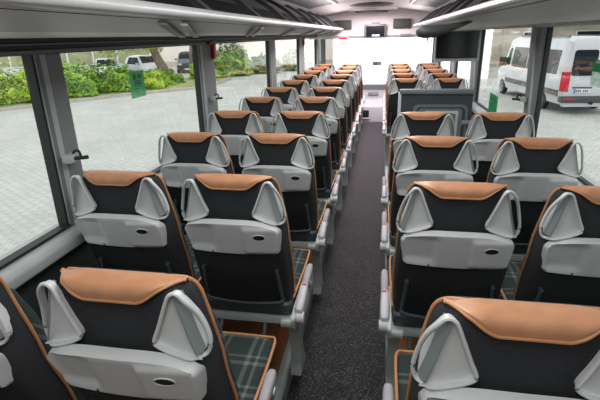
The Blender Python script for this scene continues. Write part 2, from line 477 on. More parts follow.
def ellipse_plate(cx, cz, a, b, y0, y1, n=24, tilt=0):
    return [[(cx + math.cos(t) * a * s, y, cz + ZO + math.sin(t) * b * s + math.cos(t) * a * tilt * s) for t in [2 * PI * k / n for k in range(n)]] for s, y in ((1, y0), (1, y1))]
def cup_pt(t, k, dy):
    x = .110 + math.cos(t) * .0235 * k; z = -.690 + math.sin(t) * .0130 * k
    return (x, tray_y(x, z) + dy, z + ZO)
def cup_rim_bm():
    bm = NB(); n = 28
    return tube(bm, [cup_pt(2 * PI * k / n, 1, -.001) for k in range(n)], .0019, 6, closed=True)
def cup_hole_bm():
    bm = NB(); n = 28
    return loft(bm, [[cup_pt(2 * PI * k / n, q, -.0015) for k in range(n)] for q in (.98, .7, .4, .08)], True, False, True)
def slot_bm(x):
    bm = NB(); return box(bm, x - .0022, x + .0022, tray_y(x, -.774) - .003, tray_y(x, -.774) + .02, -.788 + ZO, -.766 + ZO, .0015, 1)
def pocket_frame_bm():
    bm = NB()
    for s in (-1, 1):
        tube(bm, smooth_path([(s * .152, .045, -.868 + ZO), (s * .154, .060, -.92 + ZO), (s * .157, .078, -.98 + ZO), (s * .160, .094, -1.03 + ZO)], 4), [.0075] * 4 + [.0085] * 9, 8)
        tube(bm, [(s * .152, .043, -.870 + ZO), (s * .152, .075, -.866 + ZO)], .0085, 8)
    tube(bm, smooth_path([(-.162, .088, -1.02 + ZO), (-.145, .082, -1.034 + ZO), (0, .076, -1.042 + ZO), (.145, .082, -1.034 + ZO), (.162, .088, -1.02 + ZO)], 5), .0085, 8)
    return bm
def pocket_net_bm():
    bm = NB(); rows = []
    for k in range(7):
        t = k / 6; z = -.885 - .15 * t
        rows.append([(x, .046 + .038 * t - .010 * math.cos(x / .16 * PI / 2) + (.006 if k == 0 else 0), z + ZO - .008 * math.cos(x / .16 * PI / 2)) for x in [-.15 + .3 * i / 12 for i in range(13)]])
    return loft(bm, rows, False)
def skirt_bm():
    bm = NB(); rings = []
    for z, w, y0, y1 in ((-1.045, .186, .098, .20), (-1.055, .192, .088, .20), (-1.10, .192, .098, .20), (-1.118, .184, .115, .19)):
        rings.append([(x, y, z + ZO) for x, y in sup(w, y0, y1, 32, 6)])
    return loft(bm, rings)
def seat_cushion_bm():
    bm = NB(); rings = []
    for y, zt, zb, w in ((.12, -1.045, -1.12, .185), (.20, -1.035, -1.13, .192), (.36, -1.035, -1.135, .195), (.52, -1.028, -1.135, .196), (.585, -1.034, -1.13, .194), (.615, -1.060, -1.12, .188)):
        r = []
        for k in range(28):
            a = 2 * PI * k / 28; c, s = math.cos(a), math.sin(a); e = 2 / 5
            r.append((math.copysign(abs(c) ** e, c) * w, y, (zt + zb) / 2 + math.copysign(abs(s) ** e, s) * (zt - zb) / 2 + ZO))
        rings.append(r)
    return loft(bm, rings)
def cushion_piping_bm():
    bm = NB()
    pts = [(-.193, .15, -1.048 + ZO), (-.199, .36, -1.046 + ZO), (-.199, .54, -1.042 + ZO), (-.190, .598, -1.046 + ZO), (-.16, .612, -1.052 + ZO), (0, .617, -1.054 + ZO)]
    pts = pts + [(-p[0], p[1], p[2]) for p in pts[-2::-1]]
    return tube(bm, smooth_path(pts, 4), .0052, 7)
def base_beam_bm(side):
    bm = NB()
    box(bm, -.225, .225, .105, .15, -1.158 + ZO, -1.118 + ZO, .008)
    box(bm, -.225, .225, .42, .46, -1.165 + ZO, -1.135 + ZO, .008)
    for x in (-.16, .16): box(bm, x - .015, x + .015, .12, .45, -1.155 + ZO, -1.125 + ZO, .004)
    return bm
def leg_bm(s):
    bm = NB(); foot = -1.65 + PLAT - .004
    prof = [(.08, -1.12), (.40, -1.125), (.40, -1.155), (.33, -1.18), (.305, -1.26), (.315, -1.40), (.355, -1.50), (.40, foot), (.24, foot), (.26, -1.50), (.255, -1.40), (.235, -1.27), (.19, -1.19), (.08, -1.16)]
    pr = rounded([(a, b + ZO) for a, b in prof], .02, 3)
    t = NB(); extrude_poly(t, pr, s * .150, s * .200, 'x')
    bmesh.ops.bevel(t, geom=[e for e in t.edges if len(e.link_faces) == 2 and e.calc_face_angle(0) > 1.2], offset=.005, segments=1, affect='EDGES')
    join(bm, t); return bm
def wall_mount_bm(s):
    bm = NB(); box(bm, s * .16, s * .205, .12, .46, -1.20 + ZO, -1.12 + ZO, .01)
    box(bm, s * .10, s * .18, .38, .43, -1.65 + PLAT + ZO, -1.14 + ZO, .01)
    return bm
def footrest_bm():
    bm = NB()
    box(bm, -.145, .10, .02, .085, -1.235 + ZO, -1.215 + ZO, .008)
    for x in (-.12, .075): tube(bm, [(x, .06, -1.22 + ZO), (x, .12, -1.15 + ZO)], .009, 8)
    return bm
def armrest_bm(s):
    bm = NB(); rings = []
    for y, w, h, zc in ((.255, .014, .018, -1.058), (.27, .016, .022, -1.054), (.33, .0175, .024, -1.046), (.39, .017, .022, -1.040), (.415, .013, .016, -1.040), (.423, .006, .007, -1.041)):
        rings.append([(s * .226 + a, y, zc + ZO + b) for a, b in sup(w, -h, h, 20, 3.2)])
    return loft(bm, rings)
def armrest_pivot_bm(s):
    bm = NB(); rings = []
    for y, w, h, zc in ((.10, .014, .026, -1.100), (.115, .019, .032, -1.094), (.18, .020, .030, -1.076), (.235, .018, .025, -1.062), (.262, .015, .02, -1.058)):
        rings.append([(s * .224 + a, y, zc + ZO + b) for a, b in sup(w, -h, h, 20, 3.5)])
    loft(bm, rings)
    tube(bm, [(s * .198, .105, -1.115 + ZO), (s * .246, .105, -1.115 + ZO)], .024, 16)
    return bm
def armrest_bracket_bm(s):
    bm = NB(); extrude_poly(bm, rounded([(.06, -1.10 + ZO), (.12, -1.085 + ZO), (.36, -1.07 + ZO), (.34, -1.10 + ZO), (.22, -1.15 + ZO), (.08, -1.17 + ZO)], .02, 3), s * .197, s * .212, 'x'); return bm
def armrest_label_bm(s, k):
    bm = NB()
    if k == 0: box(bm, s * .226 - .009, s * .226 + .009, .236, .252, -1.052 + ZO, -1.0345 + ZO, .002, 1)
    else: box(bm, s * .226 - .006, s * .226 + .006, .296, .304, -1.020 + ZO, -1.0125 + ZO, .001, 1)
    return bm
def buckle_bm():
    bm = NB(); box(bm, -.012, .012, 0, .03, 0, .07, .004); return bm
MESH = {}
def part(name, key, fn, mat, parent):
    """a part whose mesh is built once and shared by every seat"""
    if key not in MESH:
        o = P(name, fn(), mat, parent); MESH[key] = o.data; return o
    o = bpy.data.objects.new(name, MESH[key]); COL.objects.link(o); o.parent = parent; return o
def make_seat(aisle):
    """aisle = +1 / -1: side of the armrest and leg; 0 with wall = side for window seats"""
    arm = aisle if abs(aisle) == 1 else 0; wall = 0 if arm else aisle // 2
    r = thing('coach_seat', 'black coach seat', 'seat')
    part('backrest', 'shell', shell_bm, 'black_fabric', r)
    part('back_cushion', 'fcush', front_cushion_bm, 'plaid_fabric', r)
    o = part('edge_piping', 'epipe', edge_piping_bm, 'orange_piping', r); o['label'] = 'orange edge piping'
    h = part('head_cushion', 'cap', cap_bm, 'tan_leather', r); h['label'] = 'tan leather headrest cap'
    part('piping', 'cpipe', cap_piping_bm, 'orange_piping', h)
    for s in (-1, 1):
        w = part('grab_handle', 'wf%d' % s, lambda: wing_frame_bm(s), 'grey_plastic', r); w['label'] = 'light grey side grab handle'
        part('handle_panel', 'wp%d' % s, lambda: wing_panel_bm(s), 'grey_plastic', w)
        part('grip_bar', 'wb%d' % s, lambda: wing_bar_bm(s), 'handle_grey', w)
    t = part('folding_tray', 'tray', tray_bm, 'grey_plastic', r); t['label'] = 'light grey folded tray table'
    part('cup_rim', 'cr', cup_rim_bm, 'grey_plastic', t); part('cup_recess', 'ch', cup_hole_bm, 'hole_black', t)
    part('hinge_slot', 's1', lambda: slot_bm(-.085), 'hole_black', t); part('hinge_slot', 's2', lambda: slot_bm(.072), 'hole_black', t)
    f = part('pocket_frame', 'pf', pocket_frame_bm, 'dark_plastic', r); part('pocket_net', 'pn', pocket_net_bm, 'net_black', f)
    part('rear_skirt', 'sk', skirt_bm, 'dark_plastic', r)
    c = part('seat_cushion', 'sc', seat_cushion_bm, 'plaid_fabric', r); c['label'] = 'grey-green checked seat cushion'
    part('cushion_piping', 'scp', cushion_piping_bm, 'orange_piping', c)
    part('base_beam', 'bb', lambda: base_beam_bm(0), 'frame_metal', r)
    part('footrest', 'fr', footrest_bm, 'dark_plastic', r)
    if arm:
        part('leg', 'leg%d' % arm, lambda: leg_bm(arm), 'frame_metal', r)
        a = part('armrest', 'ar%d' % arm, lambda: armrest_bm(arm), 'armrest_pad', r)
        part('pivot', 'ap%d' % arm, lambda: armrest_pivot_bm(arm), 'armrest_grey', a)
        part('bracket', 'ab%d' % arm, lambda: armrest_bracket_bm(arm), 'frame_metal', a)
        q = part('release_button', 'al%d' % arm, lambda: armrest_label_bm(arm, 0), 'red_label', a); q['label'] = 'red release button'
    else:
        part('wall_mount', 'wm%d' % wall, lambda: wall_mount_bm(wall), 'frame_metal', r)
    return r

Y0, PITCH = .743, .735
XA, XW, XB, XD = -.53 + CX, -.99 + CX, .272 + CX, .738 + CX
ORD = ['nearest', 'second', 'third', 'fourth', 'fifth', 'sixth', 'seventh', 'eighth', 'ninth', 'tenth', 'eleventh']
protos = {k: make_seat(k) for k in (1, -1, -2, 2)}
used = set()
def place(k, x, y, label, group, dz=0, tray=True):
    o = protos[k] if k not in used else copy_tree(protos[k]); used.add(k)
    o.location = (x, y, PLAT + dz); o['label'] = label; o['group'] = group
    if not tray:
        for ch in list(o.children):
            if ch.name.startswith('folding_tray'):
                for g in list(ch.children): bpy.data.objects.remove(g)
                bpy.data.objects.remove(ch)
for i in range(11):
    place(1, XA - (.013 if i == 0 else 0), Y0 + PITCH * i, 'black tan-capped seat beside the aisle, left block, %s row from the camera' % ORD[i], 'aisle seats of the left block')
    place(-2, XW - (.03 if i == 0 else 0), Y0 + PITCH * i - (.03 if i == 0 else 0), 'black tan-capped seat beside the left windows, %s row from the camera' % ORD[i], 'window seats of the left block')
for i in range(4):
    place(-1, XB + (.010 if i == 0 else 0), Y0 - .009 + PITCH * i, 'black tan-capped aisle seat on the right behind the partition, %s row from the camera' % ORD[i], 'aisle seats of the right rear block')
    place(2, XD, Y0 - .009 + PITCH * i, 'black tan-capped window seat on the right behind the partition, %s row from the camera' % ORD[i], 'window seats of the right rear block')
for i in range(5):
    y = 5.30 + .70 * i
    place(-1, XB, y, 'black tan-capped aisle seat on the right ahead of the partition, %s row past it' % ORD[i].replace('nearest', 'first'), 'aisle seats of the right front block', 0, i > 0)
    place(2, XD, y, 'black tan-capped window seat on the right ahead of the partition, %s row past it' % ORD[i].replace('nearest', 'first'), 'window seats of the right front block', 0, i > 0)

# seat-belt buckle standing red in the gap between the right-hand seats
for (x, y, lab) in ((XB + .215, Y0 + PITCH - .009 + .17, 'red-topped seat belt buckle in the gap between the second right-hand seats'),):
    t = thing('seat_belt_buckle', lab, 'buckle', (x, y, PLAT + .43))
    P('buckle_body', box(NB(), -.013, .013, -.01, .01, 0, .075, .004), 'dark_plastic', t)
    P('stalk', tube(NB(), [(0, 0, -.03), (0, 0, .01)], .008, 8), 'dark_plastic', t)
    P('release_button', box(NB(), -.011, .011, -.008, .008, .073, .083, .003), 'red_label', t)

# ------------------------------------------------------------------ coach body (x measured from the coach centre)
YB, YF = -.9, 10.35
HW = 1.18                      # half width at the glass
AL, AR = -.395 + CX, .075 + CX # aisle carpet edges
def Zr(z): return CZ + z
struct('floor', box(NB(), AL, AR, YB, 9.15, -.05, 0), 'carpet', False)
f = struct('floor_platform_left', box(NB(), -HW, AL - .012, YB, 9.15, -.05, PLAT), 'wood_floor', False); f.name = 'floor_left'
struct('floor_right', box(NB(), AR + .012, HW, YB, 9.15, -.05, PLAT), 'wood_floor', False)
struct('floor_front', box(NB(), -HW, HW, 9.15, YF, -.35, -.02), 'dash_grey', False)
n_tr = [0]
def trim(bm, mat, smooth=False):
    n_tr[0] += 1; return struct('trim_%d' % n_tr[0], bm, mat, smooth)
for s, a in ((-1, AL), (1, AR)):
    b = NB(); e = a + s * .050
    pr = rounded([(a - s * .012 if False else a, -.0), (a, PLAT - .005), (a + s * .012, PLAT + .006), (e, PLAT + .008), (e, PLAT - .002), (a + s * .012, PLAT - .03), (a + s * .012, 0)], .004, 2)
    extrude_poly(b, [(p.x, p.y) for p in pr], YB, 9.15, 'y'); trim(b, 'frame_metal', True)
SILL = -.745
for s, nm in ((-1, 'left'), (1, 'right')):
    b = NB(); box(b, s * 1.15, s * 1.25, YB, YF, -.35, Zr(SILL) - .03); struct('wall_' + nm, b, 'wall_dark', False)
    b = NB(); pr = rounded([(s * 1.085, Zr(SILL) - .055), (s * 1.085, Zr(SILL) - .012), (s * 1.11, Zr(SILL)), (s * 1.19, Zr(SILL) + .002), (s * 1.25, Zr(SILL) - .0), (s * 1.25, Zr(SILL) - .055)], .01, 3)
    extrude_poly(b, [(p.x, p.y) for p in pr], YB, YF, 'y'); trim(b, 'sill_grey', True)
    b = NB(); box(b, s * 1.158, s * 1.19, YB, YF, Zr(SILL), Zr(SILL) + .014, .004, 1); trim(b, 'rubber')
    # upper wall beside the rack, above the windows
    b = NB(); box(b, s * 1.17, s * 1.25, YB, YF, Zr(-.03 if s < 0 else .022), Zr(.33)); struct('wall_%s_upper' % nm, b, 'rack_felt', False)
    # profiles over the glass: black stack on the left, one pale profile on the right
    if s < 0:
        b = NB(); box(b, s * 1.125, s * 1.19, YB, YF, Zr(-.045), Zr(-.028), .005, 1); trim(b, 'pillar_grey')
        b = NB(); box(b, s * 1.12, s * 1.19, YB, YF, Zr(-.028), Zr(-.012), .004, 1); box(b, s * 1.115, s * 1.19, YB, YF, Zr(-.006), Zr(.014), .005, 1); trim(b, 'rubber')
        b = NB(); box(b, s * 1.117, s * 1.19, YB, YF, Zr(-.012), Zr(-.006)); trim(b, 'pillar_grey')
    else:
        b = NB(); box(b, s * 1.10, s * 1.19, YB, YF, Zr(.018), Zr(.046), .008, 1); trim(b, 'rack_panel_right')
pillars = {-1: [(-.75, -.4), (1.565, 1.695), (3.16, 3.42), (5.28, 5.52), (7.25, 7.60), (9.2, 9.6)], 1: [(-.75, -.4), (1.30, 1.55), (3.33, 3.47), (5.40, 5.64), (7.05, 7.38), (9.1, 9.5)]}
nw = 0
for s in (-1, 1):
    ps = pillars[s]
    for (a, b_) in ps:
        b = NB()
        pr = rounded([(s * 1.160, a), (s * 1.137, a + .035), (s * 1.135, b_ - .01), (s * 1.15, b_), (s * 1.20, b_), (s * 1.20, a)], [.006, .008, .01, .01, .001, .001], 3)
        dx = 0 if s < 0 else -.035      # the right posts lean inwards at the top
        loft(b, [[(p.x, p.y, Zr(SILL)) for p in pr], [(p.x + dx, p.y, Zr(-.02 if s < 0 else .03)) for p in pr]]); trim(b, 'pillar_grey', True)
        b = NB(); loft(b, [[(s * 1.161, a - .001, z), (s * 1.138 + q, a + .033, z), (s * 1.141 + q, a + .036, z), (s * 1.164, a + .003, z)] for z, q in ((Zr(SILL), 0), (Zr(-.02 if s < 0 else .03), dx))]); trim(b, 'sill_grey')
        b = NB(); box(b, s * 1.163, s * 1.195, a - .016, a + .004, Zr(SILL), Zr(-.03 if s < 0 else .025), .004, 1); box(b, s * 1.163, s * 1.195, b_ - .01, b_ + .012, Zr(SILL), Zr(-.03 if s < 0 else .025), .004, 1); trim(b, 'rubber')
    edges = [YB + .1] + [v for p in ps for v in p] + [YF - .1]
    for a, b_ in zip(edges[::2], edges[1::2]):
        if b_ - a < .1: continue
        nw += 1
        b = NB(); x = s * 1.175
        vs = [b.verts.new(q) for q in ((x, a - .02, Zr(SILL) - .01), (x, b_ + .02, Zr(SILL) - .01), (x, b_ + .02, Zr(-.02 if s < 0 else .03)), (x, a - .02, Zr(-.02 if s < 0 else .03)))]
        b.faces.new(vs); struct('window_%d' % nw, b, 'window_glass', False)
# ceiling: shallow vault
b = NB(); sec = [(-1.20, .25), (-1.10, .285), (-.95, .325), (-.75, .365), (-.5, .405), (-.25, .435), (0, .445)]
sec = sec + [(-x, z) for x, z in sec[-2::-1]]
rows = []
for z_off in (0, .05): rows.append([(x, Zr(z + z_off)) for x, z in sec])
poly = rows[0] + rows[1][::-1]
loft(b, [[(x, y, z) for x, z in poly] for y in (YB, 0, 2, 4, 6, 8, YF)]); struct('ceiling', b, 'ceiling_cloth', True)
b = NB(); box(b, -1.25, 1.25, YB - .08, YB, -.35, Zr(.5)); struct('wall_back', b, 'wall_dark', False)
# front bulkhead below and above the windscreen
b = NB(); box(b, -1.25, 1.25, YF, YF + .08, -.9, Zr(-1.05)); struct('wall_front', b, 'dash_grey', False)
b = NB(); pr = [(YF - .1, Zr(-.04)), (9.0, Zr(-.075)), (8.95, Zr(-.02)), (9.05, Zr(.34)), (9.1, Zr(.5)), (YF + .05, Zr(.5)), (YF + .05, Zr(-.01))]
extrude_poly(b, pr, -1.2, 1.2, 'x'); struct('wall_front_header', b, 'front_cream', True)
nw += 1
b = NB(); vs = [b.verts.new(q) for q in ((-1.17, YF, Zr(-1.06)), (1.17, YF, Zr(-1.06)), (1.17, YF - .06, Zr(0)), (-1.17, YF - .06, Zr(0)))]; b.faces.new(vs); struct('window_%d' % nw, b, 'windscreen_glass', False)
for s in (-1, 1):
    b = NB(); box(b, s * 1.15, s * 1.22, YF - .10, YF + .06, Zr(-1.05), Zr(.1), .02); trim(b, 'pillar_grey', True)

# ------------------------------------------------------------------ luggage racks
def rack(s):
    side = 'left' if s < 0 else 'right'
    yend = 8.9 if s < 0 else 8.3
    t = thing('luggage_rack', 'long grey overhead luggage rack with %s above the %s windows' % ('exposed dark ribs and brackets' if s < 0 else 'a broad plain underside', side), 'luggage rack', (0, 0, Zr(0 if s < 0 else .026)), 0, None)
    xr = .628                  # rail distance from the coach centre
    b = NB()
    pr = rounded([(s * (xr - .022), .076), (s * (xr - .026), .092), (s * (xr - .012), .114), (s * (xr + .025), .115), (s * (xr + .03), .085), (s * (xr + .005), .066)], .012, 4)
    extrude_poly(b, [(p.x, p.y) for p in pr], YB, yend, 'y'); r = P('front_rail', b, 'rack_rail', t)
    b = NB(); sec = [(xr + .008, .068), (xr + .06, .060), (xr + .14, .046), (xr + .22, .036), (xr + .262, .027)]
    pl = [(s * x, z) for x, z in sec] + [(s * x, z + .012) for x, z in sec[::-1]]
    loft(b, [[(x, y, z) for x, z in pl] for y in (YB, 0, 2, 4, 6, yend)]); P('underside_panel', b, 'rack_panel' if s < 0 else 'rack_panel_right', t)
    b = NB(); pl = [(s * .885, .030), (s * .97, .018), (s * 1.02, .014), (s * 1.12, .012), (s * 1.12, .05), (s * .885, .05)]
    loft(b, [[(x, y, z) for x, z in pl] for y in (YB, 4, yend)]); P('air_duct', b, 'rack_strip' if s < 0 else 'rack_panel_right', t, False)
    b = NB(); pl = [(s * (xr + .02), .10), (s * (xr + .1), .075), (s * 1.0, .075), (s * 1.13, .09), (s * 1.15, .30), (s * 1.168, .30), (s * 1.168, .055), (s * (xr + .02), .055)]
    pl = [(s * (xr + .02), .102), (s * (xr + .1), .085), (s * 1.0, .085), (s * 1.12, .10), (s * 1.145, .27), (s * 1.165, .27), (s * 1.165, .065), (s * (xr + .02), .065)]
    loft(b, [[(x, y, z) for x, z in pl] for y in (YB, 4, yend)]); P('shelf', b, 'rack_felt', t, False)
    ribs = [-.3, .5, 1.25, 2.05, 2.93, 3.79, 4.55, 5.35, 6.15, 6.95, 7.75, 8.4]
    for y in ribs:
        if y > yend - .2: continue
        b = NB(); pts = smooth_path([(s * (xr + .0), y, .095), (s * (xr + .05), y, .135), (s * (xr + .13), y, .20), (s * (xr + .24), y, .272), (s * (xr + .36), y, .335)], 4)
        rings = []
        for i, p in enumerate(pts):
            d = (pts[min(i + 1, len(pts) - 1)] - pts[max(0, i - 1)]).normalized(); nrm = Vector((-d.z, 0, d.x))
            w = .035
            rings.append([p + nrm * .014 + Vector((0, w, 0)), p + nrm * .014 - Vector((0, w, 0)), p - nrm * .014 - Vector((0, w, 0)), p - nrm * .014 + Vector((0, w, 0))])
        loft(b, rings); P('rib', b, 'rib_dark', t)
    if s < 0:
        for y in (2.04, 3.30, 4.56, 5.80, 6.86, 7.9):
            def strip(o):
                rr = []
                for k in range(7):
                    u = k / 6; x = xr + .03 + .33 * u; z = .058 - .046 * u - .010 - .004 * math.sin(u * PI); yy = y - .40 + .92 * u + o
                    rr.append([(s * x, yy - .038, z), (s * x, yy + .038, z), (s * x, yy + .035, z + .010), (s * x, yy - .035, z + .010)])
                return loft(NB(), rr)
            br = P('bracket', strip(-.02), 'pillar_grey', t); P('bracket_facing', strip(.17), 'rack_rail', br)
    # grooves along the rail: small reading-lamp strip
    if s > 0: b = NB(); box(b, s * (xr - .028), s * (xr - .020), YB, yend - .05, .082, .104, .002, 1); P('light_strip', b, 'led_strip', r)
    return t
rack(-1); rack(1)
# dark rounded housing under the right rack and the monitor that hangs from it
t = thing('monitor_housing', 'dark rounded pod under the right luggage rack above the black monitor', 'housing', (0, 0, 0))
b = NB(); rings = []
for x, r_, zc in ((.362, .006, .010), (.368, .022, .010), (.385, .038, .008), (.42, .046, .006), (.50, .046, .010), (.57, .036, .022), (.66, .022, .044), (.76, .010, .074)):
    rings.append([(x, 3.72 + math.cos(a) * r_ * 1.4, Zr(zc) + math.sin(a) * r_) for a in [2 * PI * k / 20 for k in range(20)]])
loft(b, rings); P('pod_shell', b, 'rib_dark', t)
b = NB(); tube(b, smooth_path([(.455, 3.74, Zr(-.032)), (.450, 3.73, Zr(-.06)), (.470, 3.72, Zr(-.07)), (.482, 3.73, Zr(-.05))], 5), .006, 8); P('hook', b, 'chrome', t)
t = thing('monitor', 'black flat monitor with a grey frame hanging above the right partition', 'monitor', (0, 0, 0))
P('screen_frame', box(NB(), .520, .856, 3.82, 3.86, Zr(-.216), Zr(.012), .006), 'tv_frame', t)
P('screen', box(NB(), .529, .838, 3.808, 3.825, Zr(-.190), Zr(.006), .003, 1), 'screen_black', t)
P('bracket', box(NB(), .64, .80, 3.85, 3.88, Zr(-.10), Zr(.015), .006), 'rib_dark', t)

# ------------------------------------------------------------------ ceiling fittings
def ceil_z(x): 
    x = abs(x)
    pts = [(0, .445), (.25, .435), (.5, .405), (.75, .365), (.95, .325), (1.1, .285)]
    for a, b_ in zip(pts[:-1], pts[1:]):
        if a[0] <= x <= b_[0]: return a[1] + (b_[1] - a[1]) * (x - a[0]) / (b_[0] - a[0])
    return .28
t = thing('ceiling_hatch', 'dark panel with a light edge set in the ceiling above the left rack', 'hatch', (0, 0, 0))
def cpanel(x0, x1, y0, y1, drop, th):
    rings = []
    for k in range(7):
        x = x0 + (x1 - x0) * k / 6; z = Zr(ceil_z(x) - drop)
        rings.append([(x, y0, z), (x, y1, z), (x, y1, z + th), (x, y0, z + th)])
    return loft(NB(), rings)
P('panel', cpanel(-.86, -.52, 4.3, 6.4, .014, .012), 'hatch_dark', t)
P('edge_strip', cpanel(-.535, -.515, 4.3, 6.4, .020, .016), 'led_strip', t); P('edge_trim', cpanel(-.515, -.49, 4.3, 6.5, .016, .014), 'rib_dark', t)
t = thing('ceiling_hatch', 'dark panel with a light edge set in the ceiling above the right rack', 'hatch', (0, 0, 0))
P('panel', cpanel(.50, .84, 5.2, 7.2, .014, .012), 'hatch_dark', t)
P('edge_strip', cpanel(.47, .50, 5.2, 7.2, .020, .016), 'led_strip', t)
def dome(name, label, x, y, z, a, b_, h, mats):
    t = thing(name, label, 'ceiling fitting', (x, y, z))
    rings = [[(math.cos(q) * a * s, math.sin(q) * b_ * s, dz) for q in [2 * PI * k / 40 for k in range(40)]] for s, dz in ((1, .01), (1, -h * .4), (.9, -h), (.6, -h * 1.05), (.05, -h * 1.08))]
    P('cover', loft(NB(), rings, True, True, True), mats[0], t)
    pts = [(math.cos(q) * a * 1.02, math.sin(q) * b_ * 1.02, -.004) for q in [2 * PI * k / 40 for k in range(40)]]
    P('rim', tube(NB(), pts, .012, 8, closed=True), mats[1], t)
dome('roof_vent', 'dark oval vent cover on the ceiling, nearer of the two', -.10, 7.55, Zr(.435), .34, .26, .03, ('rib_dark', 'rib_dark'))
dome('roof_vent', 'dark oval vent with a pale rim on the ceiling nearest the front', -.10, 8.72, Zr(.405), .30, .18, .05, ('rib_dark', 'front_cream'))
b = NB(); box(b, -.55, .35, 8.55, 9.06, Zr(.40), Zr(.455), .02); trim(b, 'front_cream', True)

# front header fittings
for x0, x1, lab in ((-.80, -.47, 'dark storage flap in the pale front header left of the small monitor'), (.285, .60, 'dark storage flap in the pale front header right of the small monitor')):
    o = P('header_flap', NB() if False else box(NB(), x0, x1, 8.93, 9.0, Zr(.085), Zr(.250), .02), 'hatch_dark'); tag(o, lab, 'flap', 'dark flaps in the front header')
t = thing('front_monitor', 'small dark monitor hanging from the middle of the front header', 'monitor', (0, 0, 0))
P('screen_frame', box(NB(), -.225, .165, 8.86, 8.92, Zr(-.075), Zr(.17), .012), 'screen_frame', t)
P('screen', box(NB(), -.195, .135, 8.85, 8.865, Zr(-.045), Zr(.135), .004, 1), 'screen_black', t)
P('lower_panel', box(NB(), -.09, .05, 8.845, 8.855, Zr(-.040), Zr(-.010), .003, 1), 'partition_light', t)
P('mount', box(NB(), -.10, .04, 8.91, 9.0, Zr(.05), Zr(.2), .01), 'screen_frame', t)
t = thing('exit_sign', 'small red sign on the front header below the left rack end', 'sign', (0, 0, 0))
P('sign_housing', box(NB(), -.70, -.53, 8.90, 8.99, Zr(-.085), Zr(-.040), .01), 'front_cream', t)
P('sign_face', box(NB(), -.69, -.54, 8.893, 8.902, Zr(-.080), Zr(-.046), .003, 1), 'red_plastic', t)
t = thing('header_lamp', 'small grey lamp under the front header right of the monitor', 'lamp', (0, 0, 0))
P('lamp_housing', box(NB(), .40, .60, 8.88, 9.0, Zr(-.07), Zr(-.005), .012), 'mirror_grey', t)
P('lamp_lens', box(NB(), .42, .58, 8.873, 8.885, Zr(-.06), Zr(-.02), .004, 1), 'partition_mid', t)

# partition ahead of the right rear block
t = thing('partition', 'dark grey partition panel with a pale frame in front of the fourth right row', 'partition', (0, 0, 0))
PY = 3.80
px0, px1 = .148 + CX, .715 + CX
pr = rounded([(px0, PLAT), (px0, Zr(-.432)), (px1, Zr(-.432)), (px1, PLAT)], [.001, .02, .02, .001], 4)
P('panel', extrude_poly(NB(), [(p.x, p.y) for p in pr], PY, PY + .05, 'y'), 'partition_dark', t)
P('top_rail', box(NB(), px0 - .004, px1 + .004, PY - .018, PY + .058, Zr(-.462), Zr(-.425), .012), 'partition_mid', t)
P('edge_strip', box(NB(), px0 - .012, px0 + .012, PY - .012, PY + .04, PLAT, Zr(-.45), .006), 'partition_light', t)
def frame_plate(x0, x1, z0, z1, y0, y1, r): return extrude_poly(NB(), [(p.x, p.y) for p in rounded([(x0, z0), (x0, z1), (x1, z1), (x1, z0)], r, 5)], y0, y1, 'y')
q = P('backing_plate', frame_plate(px0 + .11, px1 - .03, Zr(-.95), Zr(-.545), PY - .010, PY + .004, .05), 'partition_mid', t)
P('dark_inset', frame_plate(px0 + .135, px1 - .05, Zr(-.93), Zr(-.562), PY - .014, PY, .04), 'partition_dark', q)
P('inner_plate', frame_plate(px0 + .15, px1 - .075, Zr(-.92), Zr(-.575), PY - .019, PY, .03), 'partition_mid', q)
P('pale_frame', frame_plate(px0 + .205, px1 - .105, Zr(-.90), Zr(-.592), PY - .025, PY, .008), 'partition_light', q)
P('frame_inset', frame_plate(px0 + .225, px1 - .125, Zr(-.88), Zr(-.612), PY - .030, PY, .004), 'partition_mid', q)
t = thing('hand_rail', 'horizontal grey rail on a post between partition and right window', 'rail', (0, 0, 0))
P('rail_bar', tube(NB(), [(px1 - .10, 3.62, Zr(-.66)), (px1 + .13, 3.62, Zr(-.66))], .022, 12), 'partition_mid', t)
P('rail_post', tube(NB(), [(px1 + .10, 3.62, PLAT), (px1 + .10, 3.62, Zr(-.66))], .018, 10), 'partition_mid', t)

# front console, dashboard, mirror
t = thing('front_console', 'white box console at the far end of the aisle carpet', 'console', (0, 9.1, 0))
x0, x1 = -.50 + CX, .05 + CX
P('console_body', extrude_poly(NB(), [(p.x, p.y) for p in rounded([(.02, -.02), (.0, .30), (.06, .37), (.50, .40), (.50, -.02)], .03, 4)], x0 + .02, x1, 'x'), 'console_white', t)
P('opening', box(NB(), x0 + .05, x0 + .27, -.012, .02, .08, .23, .01), 'hole_black', t)
P('shelf', box(NB(), x0 + .04, x0 + .28, -.022, .02, .06, .085, .006), 'console_white', t)
t = thing('dashboard', 'pale grey dashboard below the bright windscreen', 'dashboard', (0, 9.75, 0))
P('dash_top', extrude_poly(NB(), [(p.x, p.y) for p in rounded([(.0, -.02), (.02, .34), (.10, .42), (.58, .50), (.58, -.02)], .04, 4)], -1.14, 1.14, 'x'), 'console_white', t)
P('instrument_hood', box(NB(), -.16, .06, .06, .26, .42, .485, .03), 'dash_grey', t)
t = thing('windscreen_mirror', 'small grey box mounted on the inside of the windscreen', 'mirror', (-.11 + CX, YF - .05, Zr(-.60)))
P('mirror_shell', box(NB(), -.11, .09, -.08, -.02, -.045, .045, .02), 'partition_light', t); P('stem', tube(NB(), [(0, -.03, 0), (0, .02, .02)], .012, 8), 'rib_dark', t)
P('mirror_face', box(NB(), -.10, .0, -.088, -.078, -.03, .035, .006), 'dash_grey', t)
